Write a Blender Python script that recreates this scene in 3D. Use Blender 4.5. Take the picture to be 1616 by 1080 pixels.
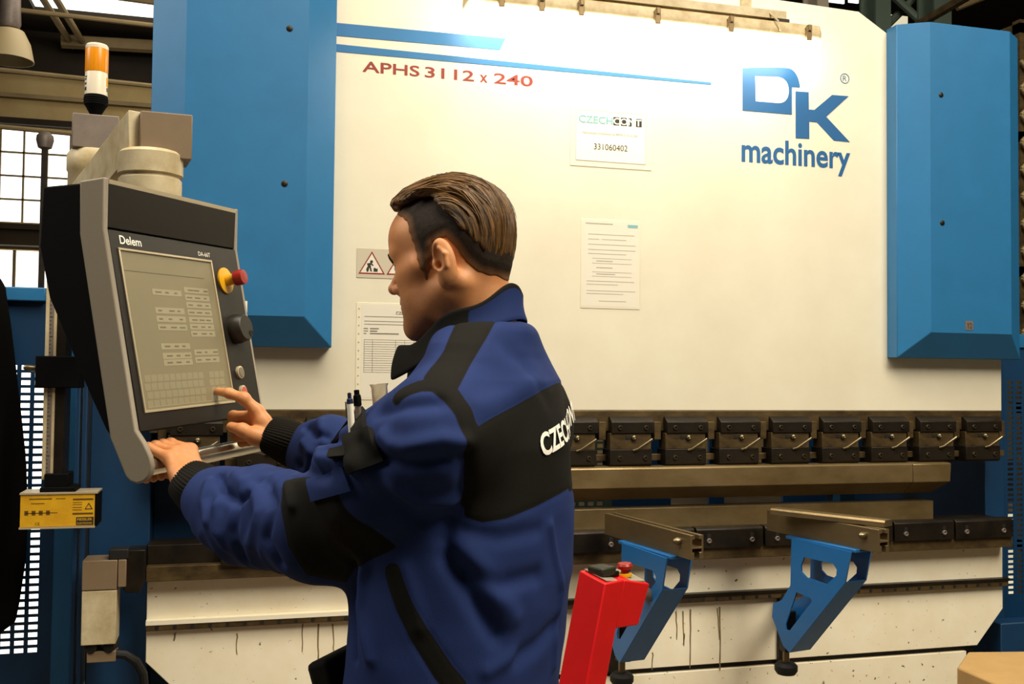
import bpy, bmesh, math, random
import numpy as np
from mathutils import Vector, Matrix

for _o in list(bpy.data.objects):
    bpy.data.objects.remove(_o)
SC = bpy.context.scene
COL = SC.collection

# ------------------------------------------------------------------ camera
F_PX = 1600.0
_yaw, _pit, _rol = (math.radians(v) for v in (15.22, 1.98, 0.59))
CAM = np.array([0.0, 0.0, 1.45])
FW = np.array([math.sin(_yaw)*math.cos(_pit), math.cos(_yaw)*math.cos(_pit), math.sin(_pit)])
_r0 = np.array([math.cos(_yaw), -math.sin(_yaw), 0.0])
_u0 = np.cross(_r0, FW)
RT = _r0*math.cos(_rol) + _u0*math.sin(_rol)
UP = np.cross(RT, FW)
cd = bpy.data.cameras.new('camera')
cam = bpy.data.objects.new('camera', cd)
COL.objects.link(cam)
cd.sensor_width = 36.0
cd.lens = 36.0*F_PX/1616.0
cd.clip_start = 0.05
cam.matrix_world = Matrix(((RT[0], UP[0], -FW[0], CAM[0]), (RT[1], UP[1], -FW[1], CAM[1]),
                           (RT[2], UP[2], -FW[2], CAM[2]), (0, 0, 0, 1)))
SC.camera = cam

# ------------------------------------------------------------------ world, lights, exposure
SC.view_settings.view_transform = 'Standard'
SC.view_settings.look = 'None'
SC.view_settings.gamma = 1.0
SC.view_settings.exposure = -0.32
SC.view_settings.use_curve_mapping = False
wd = bpy.data.worlds.new('hall_daylight')
SC.world = wd
wd.use_nodes = True
wd.node_tree.nodes['Background'].inputs[0].default_value = (1.0, 0.86, 0.62, 1)
wd.node_tree.nodes['Background'].inputs[1].default_value = 0.07


def area(name, loc, target, size, size_y, power, color):
    d = bpy.data.lights.new(name, 'AREA')
    d.shape = 'RECTANGLE'
    d.size, d.size_y, d.energy, d.color = size, size_y, power, color
    o = bpy.data.objects.new(name, d)
    COL.objects.link(o)
    o.location = loc
    o.rotation_euler = (Vector(target)-Vector(loc)).to_track_quat('-Z', 'Y').to_euler()
    return o


area('added_light_front', (0.6, 1.0, 5.9), (0.9, 2.6, 1.0), 4.5, 1.6, 330, (1.0, 0.9, 0.71))  # added area light over the aisle; no skylight is built there
area('added_light_rear', (3.0, -1.2, 5.6), (1.2, 3.2, 0.6), 2.5, 2.5, 430, (1.0, 0.9, 0.71))  # added behind the camera to lift the bed but not the worker
area('added_light_left', (-4.4, 2.4, 5.2), (0.6, 2.6, 0.9), 2.0, 3.0, 230, (1.0, 0.93, 0.8))  # added area light from the left, no opening modelled above it
area('added_light_back', (0.5, 11.5, 6.0), (-0.5, 12.5, 2.5), 6.0, 2.0, 150, (1.0, 0.9, 0.72))  # added area light for the rear wall, under the closed roof

# ------------------------------------------------------------------ helpers
ORI = {}


def ray(x, y):
    return FW + RT*(x-808)/F_PX - UP*(y-540)/F_PX


def W(x, y, d):
    return CAM + ray(x, y)*d


def atY(x, y, v):
    r = ray(x, y)
    return CAM + r*v/r[1]


def atPl(x, y, p, n):
    r = ray(x, y)
    return CAM + r*(np.dot(p-CAM, n)/np.dot(r, n))


def nrm(v):
    v = np.asarray(v, float)
    return v/np.linalg.norm(v)


def lin(c):
    c = np.array(c, float)/255.0
    return np.where(c <= 0.04045, c/12.92, ((c+0.055)/1.055)**2.4)


def frame_of(d):
    d = nrm(d)
    a = np.array([0, 0, 1.0]) if abs(d[2]) < 0.9 else np.array([1.0, 0, 0])
    e1 = nrm(np.cross(d, a))
    return e1, np.cross(d, e1), d


class MB:
    def __init__(self):
        self.v, self.f, self.m = [], [], []
        self.cur = 0

    def add(self, vs, fs):
        b = len(self.v)
        self.v += [tuple(float(c) for c in p) for p in vs]
        self.f += [tuple(b+i for i in q) for q in fs]
        self.m += [self.cur]*len(fs)
        return self

    def box(self, x0, y0, z0, x1, y1, z1):
        return self.add([(x0, y0, z0), (x1, y0, z0), (x1, y1, z0), (x0, y1, z0), (x0, y0, z1), (x1, y0, z1), (x1, y1, z1), (x0, y1, z1)],
                        [(0, 3, 2, 1), (4, 5, 6, 7), (0, 1, 5, 4), (1, 2, 6, 5), (2, 3, 7, 6), (3, 0, 4, 7)])

    def obox(self, c, ax, ay, az, sx, sy, sz):
        c = np.asarray(c, float)
        vs = [c+ax*sx*i/2+ay*sy*j/2+az*sz*k/2 for i, j, k in ((-1, -1, -1), (1, -1, -1), (1, 1, -1), (-1, 1, -1), (-1, -1, 1), (1, -1, 1), (1, 1, 1), (-1, 1, 1))]
        return self.add(vs, [(0, 3, 2, 1), (4, 5, 6, 7), (0, 1, 5, 4), (1, 2, 6, 5), (2, 3, 7, 6), (3, 0, 4, 7)])

    def prism(self, poly, o, ax, ay, ext):
        o, ax, ay, ext = (np.asarray(q, float) for q in (o, ax, ay, ext))
        n = len(poly)
        a = [o+ax*p[0]+ay*p[1] for p in poly]
        return self.add(a+[p+ext for p in a], [tuple(range(n))[::-1], tuple(range(n, 2*n))] + [(i, (i+1) % n, n+(i+1) % n, n+i) for i in range(n)])

    def cyl(self, p0, p1, r0, r1=None, n=24):
        p0, p1 = np.asarray(p0, float), np.asarray(p1, float)
        r1 = r0 if r1 is None else r1
        e1, e2, _ = frame_of(p1-p0)
        t = [2*math.pi*i/n for i in range(n)]
        a = [p0+(e1*math.cos(q)+e2*math.sin(q))*r0 for q in t]
        b = [p1+(e1*math.cos(q)+e2*math.sin(q))*r1 for q in t]
        return self.add(a+b, [tuple(range(n))[::-1], tuple(range(n, 2*n))] + [(i, (i+1) % n, n+(i+1) % n, n+i) for i in range(n)])

    def lathe(self, prof, o, axis, n=32):
        o = np.asarray(o, float)
        e1, e2, d = frame_of(axis)
        vs, fs = [], []
        for r, z in prof:
            for i in range(n):
                t = 2*math.pi*i/n
                vs.append(o+d*z+(e1*math.cos(t)+e2*math.sin(t))*max(r, 1e-5))
        for k in range(len(prof)-1):
            for i in range(n):
                j = (i+1) % n
                fs.append((k*n+i, k*n+j, (k+1)*n+j, (k+1)*n+i))
        fs += [tuple(range(n))[::-1], tuple((len(prof)-1)*n+i for i in range(n))]
        return self.add(vs, fs)

    def tube(self, pts, r, n=12):
        pts = [np.asarray(p, float) for p in pts]
        rs = r if hasattr(r, '__len__') else [r]*len(pts)
        vs, fs = [], []
        e1 = None
        for k, p in enumerate(pts):
            d = nrm(pts[min(k+1, len(pts)-1)]-pts[max(k-1, 0)])
            if e1 is None:
                e1 = frame_of(d)[0]
            e1 = nrm(e1-d*np.dot(e1, d))
            e2 = np.cross(d, e1)
            for i in range(n):
                t = 2*math.pi*i/n
                vs.append(p+(e1*math.cos(t)+e2*math.sin(t))*rs[k])
        for k in range(len(pts)-1):
            for i in range(n):
                j = (i+1) % n
                fs.append((k*n+i, k*n+j, (k+1)*n+j, (k+1)*n+i))
        fs += [tuple(range(n))[::-1], tuple((len(pts)-1)*n+i for i in range(n))]
        return self.add(vs, fs)

    def build(self, name, mat, parent=None, bevel=0.0, label=None, sharp=35, seg=2):
        org = np.zeros(3) if parent is None else ORI[parent]
        me = bpy.data.meshes.new(name)
        me.from_pydata([(p[0]-org[0], p[1]-org[1], p[2]-org[2]) for p in self.v], [], self.f)
        bm = bmesh.new()
        bm.from_mesh(me)
        bmesh.ops.recalc_face_normals(bm, faces=bm.faces)
        bm.to_mesh(me)
        bm.free()
        for m_ in (mat if isinstance(mat, (list, tuple)) else [mat]):
            me.materials.append(m_)
        if isinstance(mat, (list, tuple)):
            me.polygons.foreach_set('material_index', self.m)
        return link(name, me, parent, bevel, label, sharp, seg)


def atZ(x, y, v):
    r = ray(x, y)
    return CAM + r*(v-CAM[2])/r[2]


def link(name, me, parent=None, bevel=0.0, label=None, sharp=35, seg=2):
    me.polygons.foreach_set('use_smooth', [True]*len(me.polygons))
    me.set_sharp_from_angle(angle=math.radians(sharp))
    o = bpy.data.objects.new(name, me)
    COL.objects.link(o)
    if parent is not None:
        o.parent = parent
        ORI[o] = ORI[parent]
    else:
        ORI[o] = np.zeros(3)
    if label:
        o['label'] = label
    if bevel:
        b = o.modifiers.new('bevel', 'BEVEL')
        b.width, b.segments, b.limit_method, b.angle_limit = bevel, seg, 'ANGLE', math.radians(38)
        b.harden_normals = False
    return o


def thing(name, loc, label, cat, group=None):
    o = bpy.data.objects.new(name, None)
    COL.objects.link(o)
    o.location = tuple(float(c) for c in loc)
    o.empty_display_size = 0.05
    ORI[o] = np.array(loc, float)
    return tag(o, label, cat, group)


def tag(o, label, cat, group=None, kind=None):
    o['label'] = label
    o['category'] = cat
    if group:
        o['group'] = group
    if kind:
        o['kind'] = kind
    return o


def struct(o):
    o['kind'] = 'structure'
    return o


def flat_curve_mesh(polys=None, text=None, bold=0.0, depth=0.0006):
    """closed outlines or a line of text -> flat extruded mesh in its own xy plane"""
    if text is not None:
        c = bpy.data.curves.new('outline', 'FONT')
        c.body = text
        c.size = 1.0
        c.offset = bold
        c.resolution_u = 4
    else:
        c = bpy.data.curves.new('outline', 'CURVE')
        c.dimensions = '2D'
        for p in polys:
            s = c.splines.new('POLY')
            s.points.add(len(p)-1)
            for i, q in enumerate(p):
                s.points[i].co = (q[0], q[1], 0, 1)
            s.use_cyclic_u = True
    c.fill_mode = 'BOTH' if text is None else 'BOTH'
    c.extrude = depth
    o = bpy.data.objects.new('outline', c)
    COL.objects.link(o)
    dg = bpy.context.evaluated_depsgraph_get()
    dg.update()
    me = bpy.data.meshes.new_from_object(o.evaluated_get(dg))
    bpy.data.objects.remove(o)
    bpy.data.curves.remove(c)
    return me


def lettering(name, text, o, ax, ay, width, height, mat, parent, bold=0.0, lift=0.0008, shear=0.0, fitw=True, map_fn=None, depth=0.0005):
    """text fitted into a width x height box whose lower left corner is o"""
    me = flat_curve_mesh(text=text, bold=bold, depth=0.0)
    n = len(me.vertices)
    co = np.empty(n*3)
    me.vertices.foreach_get('co', co)
    co = co.reshape(-1, 3)
    mn, mx = co.min(0), co.max(0)
    p = (co-mn)/np.maximum(mx-mn, 1e-6)
    sx = width if fitw else (mx[0]-mn[0])*height/(mx[1]-mn[1])
    x, y = p[:, 0]*sx + shear*p[:, 1]*height, p[:, 1]*height
    o, ax, ay = (np.asarray(q, float) for q in (o, ax, ay))
    nn = nrm(np.cross(ax, ay))
    if map_fn is None:
        P = o + np.outer(x, ax) + np.outer(y, ay) + nn*lift
    else:
        P = map_fn(x, y)
    P = P - (ORI[parent] if parent is not None else 0)
    me.vertices.foreach_set('co', P.ravel())
    me.update()
    me.materials.clear()
    me.materials.append(mat)
    return link(name, me, parent)


def plate_curve(name, polys, o, ax, ay, mat, parent, lift=0.0008, thick=0.0006):
    me = flat_curve_mesh(polys=polys, depth=thick)
    co = np.empty(len(me.vertices)*3)
    me.vertices.foreach_get('co', co)
    co = co.reshape(-1, 3)
    o, ax, ay = (np.asarray(q, float) for q in (o, ax, ay))
    nn = nrm(np.cross(ax, ay))
    P = o + np.outer(co[:, 0], ax) + np.outer(co[:, 1], ay) + np.outer(co[:, 2]+lift, nn)
    P = P - (ORI[parent] if parent is not None else 0)
    me.vertices.foreach_set('co', P.ravel())
    me.materials.clear()
    me.materials.append(mat)
    return link(name, me, parent)


# ------------------------------------------------------------------ materials
def mat(name, rgb, rough=0.5, metal=0.0, var=0.0, scale=6.0, rgb2=None, bump=0.0, bscale=200.0, spec=0.5, stretch=None, emit=None, estr=0.0, trans=0.0, speck=0.0):
    m = bpy.data.materials.new(name)
    m.use_nodes = True
    nt = m.node_tree
    b = nt.nodes['Principled BSDF']
    c = tuple(lin(rgb))+(1,)
    b.inputs['Base Color'].default_value = c
    b.inputs['Roughness'].default_value = rough
    b.inputs['Metallic'].default_value = metal
    b.inputs['Specular IOR Level'].default_value = spec
    if trans:
        b.inputs['Transmission Weight'].default_value = trans
    tc = nt.nodes.new('ShaderNodeTexCoord')
    src = tc.outputs['Object']
    if stretch:
        mp = nt.nodes.new('ShaderNodeMapping')
        mp.inputs['Scale'].default_value = stretch
        nt.links.new(src, mp.inputs['Vector'])
        src = mp.outputs['Vector']
    if var or rgb2:
        n = nt.nodes.new('ShaderNodeTexNoise')
        n.inputs['Scale'].default_value = scale
        n.inputs['Detail'].default_value = 6
        n.inputs['Roughness'].default_value = 0.65
        nt.links.new(src, n.inputs['Vector'])
        r = nt.nodes.new('ShaderNodeValToRGB')
        r.color_ramp.elements[0].position = 0.35
        r.color_ramp.elements[1].position = 0.68
        c2 = tuple(lin(rgb2))+(1,) if rgb2 else tuple(q*(1-var) for q in c[:3])+(1,)
        r.color_ramp.elements[0].color = c2
        r.color_ramp.elements[1].color = c
        nt.links.new(n.outputs['Fac'], r.inputs['Fac'])
        out = r.outputs['Color']
        if speck:
            n2 = nt.nodes.new('ShaderNodeTexNoise')
            n2.inputs['Scale'].default_value = 55
            n2.inputs['Detail'].default_value = 3
            nt.links.new(tc.outputs['Object'], n2.inputs['Vector'])
            r2 = nt.nodes.new('ShaderNodeValToRGB')
            r2.color_ramp.elements[0].position = 0.28
            r2.color_ramp.elements[0].color = (0.12, 0.09, 0.05, 1)
            r2.color_ramp.elements[1].position = 0.28+speck
            r2.color_ramp.elements[1].color = (1, 1, 1, 1)
            nt.links.new(n2.outputs['Fac'], r2.inputs['Fac'])
            mx = nt.nodes.new('ShaderNodeMixRGB')
            mx.blend_type = 'MULTIPLY'
            mx.inputs[0].default_value = 1
            nt.links.new(out, mx.inputs[1])
            nt.links.new(r2.outputs['Color'], mx.inputs[2])
            out = mx.outputs[0]
        nt.links.new(out, b.inputs['Base Color'])
    if bump:
        n = nt.nodes.new('ShaderNodeTexNoise')
        n.inputs['Scale'].default_value = bscale
        n.inputs['Detail'].default_value = 4
        nt.links.new(src, n.inputs['Vector'])
        bp = nt.nodes.new('ShaderNodeBump')
        bp.inputs['Strength'].default_value = bump
        bp.inputs['Distance'].default_value = 0.002
        nt.links.new(n.outputs['Fac'], bp.inputs['Height'])
        nt.links.new(bp.outputs['Normal'], b.inputs['Normal'])
    if emit is not None:
        b.inputs['Emission Color'].default_value = tuple(lin(emit))+(1,)
        b.inputs['Emission Strength'].default_value = estr
    return m


M = dict(
    ram=mat('ram_paint', (228, 222, 203), 0.42, var=0.10, scale=2.2, rgb2=(219, 211, 190)),
    bed=mat('bed_paint', (250, 242, 220), 0.5, scale=5, rgb2=(240, 228, 200), speck=0.05),  # lifted above the ram's white to make up for weaker light here
    blue=mat('blue_paint', (36, 108, 160), 0.42, var=0.10, scale=9, bump=0.05, bscale=350),
    blued=mat('dark_blue_paint', (6, 56, 96), 0.5, var=0.2, scale=4),
    armblue=mat('bracket_blue_paint', (30, 108, 178), 0.38, var=0.12, scale=8),
    stripe=mat('stripe_blue', (20, 104, 160), 0.5),
    logo=mat('logo_blue', (8, 84, 140), 0.5),
    redtxt=mat('dark_red_print', (135, 32, 18), 0.5),
    steel=mat('worn_tool_steel', (146, 126, 90), 0.36, 0.6, rgb2=(118, 98, 64), scale=4, stretch=(1, 2, 2), bump=0.06, bscale=90),
    dsteel=mat('blackened_steel', (44, 36, 26), 0.45, 0.5, rgb2=(22, 17, 12), scale=12, bump=0.1, bscale=120),
    brown=mat('oily_brown_steel', (100, 82, 50), 0.5, 0.4, rgb2=(56, 42, 22), scale=9, stretch=(1, 2, 2), bump=0.1),
    bolt=mat('bolt_steel', (124, 112, 86), 0.35, 0.85),
    black=mat('black_plastic', (2, 2, 2), 0.8, spec=.12),
    rubber=mat('black_rubber', (10, 9, 8), 0.7),
    chrome=mat('polished_aluminium', (200, 192, 176), 0.25, 0.9, var=0.15, scale=4),
    grey=mat('grey_painted_aluminium', (150, 140, 124), 0.55, var=0.05, scale=200),
    beige=mat('beige_painted_metal', (206, 192, 160), 0.5, rgb2=(168, 150, 112), scale=12),
    taupe=mat('taupe_painted_metal', (128, 108, 84), 0.5, var=0.08, scale=40),
    purple=mat('brushed_grey_metal', (134, 122, 114), 0.45, 0.3, var=0.25, scale=18),
    fascia=mat('dark_brown_fascia', (27, 21, 13), 0.55, var=0.1, scale=300, spec=.3),
    bezel=mat('dark_bezel', (24, 18, 11), 0.5, var=0.15, scale=60),
    edge=mat('bright_edge_trim', (196, 180, 150), 0.35, 0.3),
    yellow=mat('yellow_plastic', (226, 168, 14), 0.42, var=0.1, scale=20),
    ylabel=mat('yellow_label', (226, 176, 24), 0.5, rgb2=(204, 150, 20), scale=14),
    redp=mat('red_plastic', (150, 28, 16), 0.38),
    redpaint=mat('red_paint', (214, 14, 20), 0.42, var=0.10, scale=14),
    orange=mat('orange_lens', (236, 148, 18), 0.3, var=0.3, scale=3, stretch=(200, 200, 1), emit=(240, 150, 10), estr=0.12),
    lens=mat('clear_lens', (226, 216, 196), 0.35),
    paper=mat('paper', (240, 234, 216), 0.7),
    paper2=mat('grey_paper', (222, 216, 202), 0.7),
    sleeve=mat('plastic_sleeve', (232, 224, 202), 0.25, trans=0.0),
    ink=mat('grey_ink', (120, 114, 104), 0.7),
    ink2=mat('pale_ink', (170, 164, 152), 0.7),
    dink=mat('dark_ink', (38, 34, 30), 0.7),
    teal=mat('teal_ink', (120, 176, 182), 0.7),
    wtxt=mat('white_print', (255, 250, 238), 0.6),
    alu=mat('aluminium_profile', (146, 126, 92), 0.35, 0.75, var=0.25, scale=5, stretch=(3, 1, 3)),
    lampbody=mat('dusty_lamp_housing', (196, 178, 140), 0.5, rgb2=(160, 138, 98), scale=20),
    diffuser=mat('lit_diffuser', (255, 250, 235), 0.4, emit=(255, 244, 220), estr=21.0),
    clip=mat('lamp_clip', (112, 92, 60), 0.4, 0.5),
    card=mat('cardboard', (182, 146, 92), 0.8, var=0.12, scale=9),
    cable=mat('black_cable', (8, 8, 8), 0.6),
    floor=mat('oily_concrete_floor', (112, 100, 82), 0.7, rgb2=(74, 64, 50), scale=1.5),
    wall=mat('ochre_plaster', (196, 172, 122), 0.9, rgb2=(164, 138, 90), scale=0.6),
    dwall=mat('dark_brown_cladding', (52, 40, 22), 0.9, rgb2=(34, 25, 13), scale=0.7),
    roof=mat('dark_roof_decking', (46, 36, 22), 0.9, rgb2=(28, 22, 12), scale=1.0, stretch=(1, 8, 1)),
    truss=mat('painted_roof_steel', (150, 130, 92), 0.7, var=0.25, scale=3),
    gsteel=mat('green_grey_steel', (70, 84, 74), 0.6, var=0.2, scale=3),
    day=mat('daylit_glass', (255, 255, 255), 0.4, emit=(255, 252, 240), estr=2.6),
    daydim=mat('dusty_daylit_glass', (230, 225, 205), 0.5, emit=(226, 216, 184), estr=1.0),
    frame=mat('window_bars', (120, 104, 74), 0.7),
    enamel=mat('lamp_shade_enamel', (186, 168, 128), 0.5),
)
# ------------------------------------------------------------------ the setting
s = struct(MB().box(-9, -7, -0.10, 17, 17, 0).build('floor', M['floor']))
wb = MB()   # rear wall, with openings for its windows
WY = 16.0
for x0, z0, x1, z1 in ((-9, 0, 17, 2.62), (-9, 2.62, -6.2, 8), (-2.1, 2.62, 17, 8), (-6.2, 3.22, -2.1, 3.62), (-6.2, 5.0, -2.1, 8)):
    wb.box(x0, WY, z0, x1, WY+0.25, z1)
struct(wb.build('wall_rear', M['wall']))
struct(MB().box(16.8, -7, 0, 17, 16, 8).build('wall_right', M['dwall']))
struct(MB().box(-9, -7, 0, -8.8, 16, 8).build('wall_left', M['dwall']))
cb = MB()
for x0, y0, x1, y1 in ((-9, -7, 17, 13.7), (-9, 13.7, -2.75, 15.0), (-1.0, 13.7, 17, 15.0), (-9, 15.0, 17, 16)):
    cb.box(x0, y0, 6.4, x1, y1, 6.6)
struct(cb.build('ceiling', M['roof']))
struct(MB().box(-2.75, 13.7, 6.47, -1.0, 15.0, 6.5).build('window_1', M['day']))
w2 = struct(MB().box(-6.2, WY+0.14, 3.62, -2.1, WY+0.16, 5.0).build('window_2', M['day']))
fb = MB()
for i in range(14):
    x = -6.2+i*0.315
    fb.box(x-0.012, WY+0.08, 3.62, x+0.012, WY+0.13, 5.0)
for i in range(5):
    z = 3.62+i*0.345
    fb.box(-6.2, WY+0.08, z-0.012, -2.1, WY+0.13, z+0.012)
fb.build('window_frame', M['frame'], w2)
w3 = struct(MB().box(-6.2, WY+0.14, 2.62, -2.1, WY+0.16, 3.22).build('window_3', M['day']))
fb = MB()
for i in range(5):
    fb.box(-6.2+i*1.02-0.02, WY+0.08, 2.62, -6.2+i*1.02+0.02, WY+0.13, 3.22)
fb.build('window_frame', M['frame'], w3)
# added glowing panels behind both slotted guards, so their slots show bright
d1 = struct(MB().box(-1.75, 5.2, 0.0, -0.72, 5.23, 1.62).build('glow_panel_1', M['day']))
MB().box(-1.82, 5.16, 0, -1.75, 5.26, 1.68).box(-0.72, 5.16, 0, -0.66, 5.26, 1.68).box(-1.75, 5.16, 1.62, -0.72, 5.26, 1.68).build('glow_panel_frame', M['frame'], d1)
d2 = struct(MB().box(4.3, 5.2, 0.0, 5.6, 5.23, .66).build('glow_panel_2', M['daydim']))
MB().box(4.24, 5.16, 0, 4.3, 5.26, .71).box(5.6, 5.16, 0, 5.66, 5.26, .71).box(4.3, 5.16, .66, 5.6, 5.26, .71).build('glow_panel_frame', M['frame'], d2)
struct(MB().box(-6.3, WY-0.25, 3.26, -2.0, WY, 3.56).box(-6.3, WY-0.32, 3.48, -2.0, WY, 3.56).build('trim_1', M['dwall']))
struct(MB().box(-9, WY-0.14, 5.78, 3, WY, 6.4).build('trim_4', M['roof']))
struct(MB().box(-9, WY-0.12, 5.03, 0.5, WY, 5.12).build('trim_2', M['dwall']))
struct(MB().box(-9, WY-0.10, 5.42, 0.5, WY, 5.48).build('trim_3', M['truss']))


# roof trusses and ties
def truss(name, pts_list, r, label, m='truss', cat='roof beam', group=None):
    b = MB()
    for pts in pts_list:
        b.tube(pts, r, 8)
    return tag(b.build(name, M[m]), label, cat, group)


TY = 12.0
truss('roof_truss', [[(-7, TY, 5.5), (0.5, TY, 5.35)], [(-7, TY, 4.85), (0.5, TY, 4.65)], [(-3.05, TY, 5.5), (-3.0, TY, 4.75)], [(-4.2, TY, 5.5), (-3.0, TY, 4.72)],
                     [(-7, TY, 4.25), (-2.9, TY, 4.12), (0.5, TY, 4.02)], [(-3.0, TY, 4.75), (-2.95, TY, 4.12)], [(-3.45, TY, 4.9), (-2.95, TY, 4.12)]], 0.028,
      'thin pale steel roof truss with crossing ties at the upper left')
truss('roof_purlin', [[(-2.75, 9.0, 6.35), (-2.38, 15.8, 6.2)]], 0.045, 'outer, left one of two pale rails along the left edge of the skylight')
truss('roof_purlin', [[(-2.62, 9.0, 6.35), (-2.2, 15.8, 6.2)]], 0.045, 'inner, right one of two pale rails along the left edge of the skylight')
truss('skylight_tie', [[(-3.4, 13.2, 6.15), (-0.6, 13.2, 6.05)]], 0.04, 'pale steel tie rod crossing below the bright skylight')
truss('gutter_beam', [[(-2.5, 15.6, 6.2), (0.2, 15.6, 6.3)]], 0.10, 'dusty pale beam along the lower edge of the skylight')
# pendant lamp
p = W(15, 62, 9.8)
t = thing('pendant_lamp', p, 'pale bell shaped hall lamp hanging at the upper left', 'pendant lamp')
MB().lathe([(0.02, 0.62), (0.09, 0.6), (0.10, 0.34), (0.085, 0.30), (0.06, 0.29)], p-np.array([0, 0, .19]), (0, 0, 1)).build('lamp_socket', M['purple'], t)
MB().lathe([(0.07, 0.29), (0.13, 0.27), (0.19, 0.15), (0.225, -0.02), (0.215, -0.02), (0.18, 0.14), (0.1, 0.25)], p-np.array([0, 0, .19]), (0, 0, 1)).build('lamp_shade', M['enamel'], t)
MB().tube([p+np.array([0, 0, .42]), (p[0], p[1], 6.4)], 0.012, 8).build('cable', M['cable'], t)
p = W(71, 222, 11.0)
t = thing('wall_speaker', p, 'small round grey horn on a dark post in front of the grid window', 'horn')
MB().lathe([(0.03, -0.1), (0.07, -0.08), (0.09, 0.0), (0.085, 0.05), (0.05, 0.09)], p, (0, 0, 1)).build('horn_shell', M['purple'], t)
MB().box(p[0]-.028, p[1]-.03, 0, p[0]+.028, p[1]+.03, p[2]-.08).build('post', M['dsteel'], t)
# green grey steel columns, brace and pipe at the upper right
cols = [(1381, 27, 'green grey steel column just right of the chamfered ram corner'), (1474, 31, 'green grey steel column rising behind the right blue cover'), (1287, 20, 'pale grey steel column behind the top edge of the white ram')]
for i, (px, wd_, lb) in enumerate(cols):
    q = W(px, 20, 7.5)
    hw = wd_*7.5/1600/2
    b = MB().box(q[0]-hw, q[1]-.1, 0, q[0]+hw, q[1]-.08, 6.4).box(q[0]-.012, q[1]-.08, 0, q[0]+.012, q[1]+.08, 6.4).box(q[0]-hw, q[1]+.08, 0, q[0]+hw, q[1]+.1, 6.4)
    tag(b.build('steel_column', M['gsteel'] if i < 2 else M['grey']), lb, 'column', 'steel columns of the hall')
truss('column_brace', [[W(1395, -20, 7.6), W(1462, 42, 7.6)]], 0.03, 'long green grey steel brace sloping down right between the two columns', 'gsteel', 'brace')
truss('column_brace', [[W(1440, 0, 7.7), W(1400, 40, 7.7)]], 0.03, 'green grey steel brace sloping up right between the two columns', 'gsteel', 'brace')
truss('conveyor_pipe', [[W(1448, 40, 6.8), W(1530, -8, 6.2)]], 0.03, 'slanting brown pipe at the top right above the blue cover', 'brown', 'pipe')
truss('roof_rail', [[W(1510, 12, 9), W(1640, -40, 9)]], 0.03, 'upper pale slanting roof rail in the dark upper right corner', 'truss', 'rail')
truss('roof_rail', [[W(1560, 60, 9), W(1660, 22, 9)]], 0.03, 'lower pale slanting roof rail in the dark upper right corner', 'truss', 'rail')
struct(MB().box(6.2, 12.6, 3.2, 11.5, 12.7, 6.4).build('dark_backdrop', M['dwall']))  # added dark sheet; its colour stands in for the unlit background
for i, (a_, b_, y_, h_) in enumerate(((1304, 1338, -3, 10), (1340, 1358, 0, 6))):
    q0, q1 = W(a_, y_+h_/2, 11.5), W(b_, y_-h_/2, 11.5)
    struct(MB().box(q0[0], q0[1], q0[2], q1[0], q0[1]+.02, q1[2]+.02).build('window_%d' % (4+i), M['day']))
q0, q1 = W(1398, 42, 11.5), W(1440, 22, 11.5)
struct(MB().box(q0[0], q0[1], q0[2], q1[0], q0[1]+.02, q1[2]).build('window_6', M['daydim']))
# rack with coils at the far right edge
q = W(1612, 330, 6.0)
t = thing('storage_rack', (q[0], q[1], 0), 'dark storage rack with pale mesh sides at the right edge', 'rack')
b = MB()
for k in (-.0, .45):
    b.box(q[0]-.03+k, q[1]-.03, 0, q[0]+.03+k, q[1]+.03, 3.6)
for z in (0.5, 1.3, 2.1, 2.9, 3.55):
    b.box(q[0]-.03, q[1]-.03, z-.03, q[0]+.48, q[1]+.6, z+.03)
b.build('rack_frame', M['brown'], t)
b = MB()
for k in range(14):
    z = 1.1+k*.16
    b.tube([(q[0]-.05, q[1]-.06, z), (q[0]+.12, q[1]-.06, z+.16)], 0.012, 6).tube([(q[0]+.12, q[1]-.06, z), (q[0]-.05, q[1]-.06, z+.16)], 0.012, 6)
b.build('wire_mesh', M['truss'], t)
# ------------------------------------------------------------------ the press brake
D = 3.282            # front plane of ram and bed
pb = thing('press_brake', (1.3, D, 0), 'large white and blue hydraulic press brake filling the workshop background', 'press brake')
ram = MB().prism([(-.25, 1.338), (2.853, 1.338), (2.853, 2.66), (2.42, 2.72), (2.225, 2.832), (1.9, 2.84), (-.25, 2.85)], (0, D, 0), (1, 0, 0), (0, 0, 1), (0, .08, 0)).build('ram', M['ram'], pb, .003)
X1, Z1 = (1, 0, 0), (0, 0, 1)
FO = (0, D, 0)
plate_curve('stripe', [[(.29, 2.592), (.86, 2.592), (.80, 2.551), (.29, 2.549)]], FO, X1, Z1, M['stripe'], ram, label=None) if False else None


def onram(name, polys, m, parent=ram, lift=.0008):
    return plate_curve(name, polys, FO, X1, Z1, m, parent, lift)


onram('stripe', [[(.285, 2.590), (.86, 2.595), (.84, 2.553), (.285, 2.548)]], M['stripe'])
onram('stripe', [[(.285, 2.521), (1.621, 2.511), (1.621, 2.502), (.285, 2.496)]], M['stripe'])


def R3(cx, cy):      # machine-plane coordinates of the emblem corners
    q = atY(1150+cx/3.468, cy/3.468, D)
    return (q[0], q[2])


def arc(p0, p1, p2, n=8):
    return [tuple((1-t)**2*np.array(p0)+2*t*(1-t)*np.array(p1)+t*t*np.array(p2)) for t in np.linspace(0, 1, n)]


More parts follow.
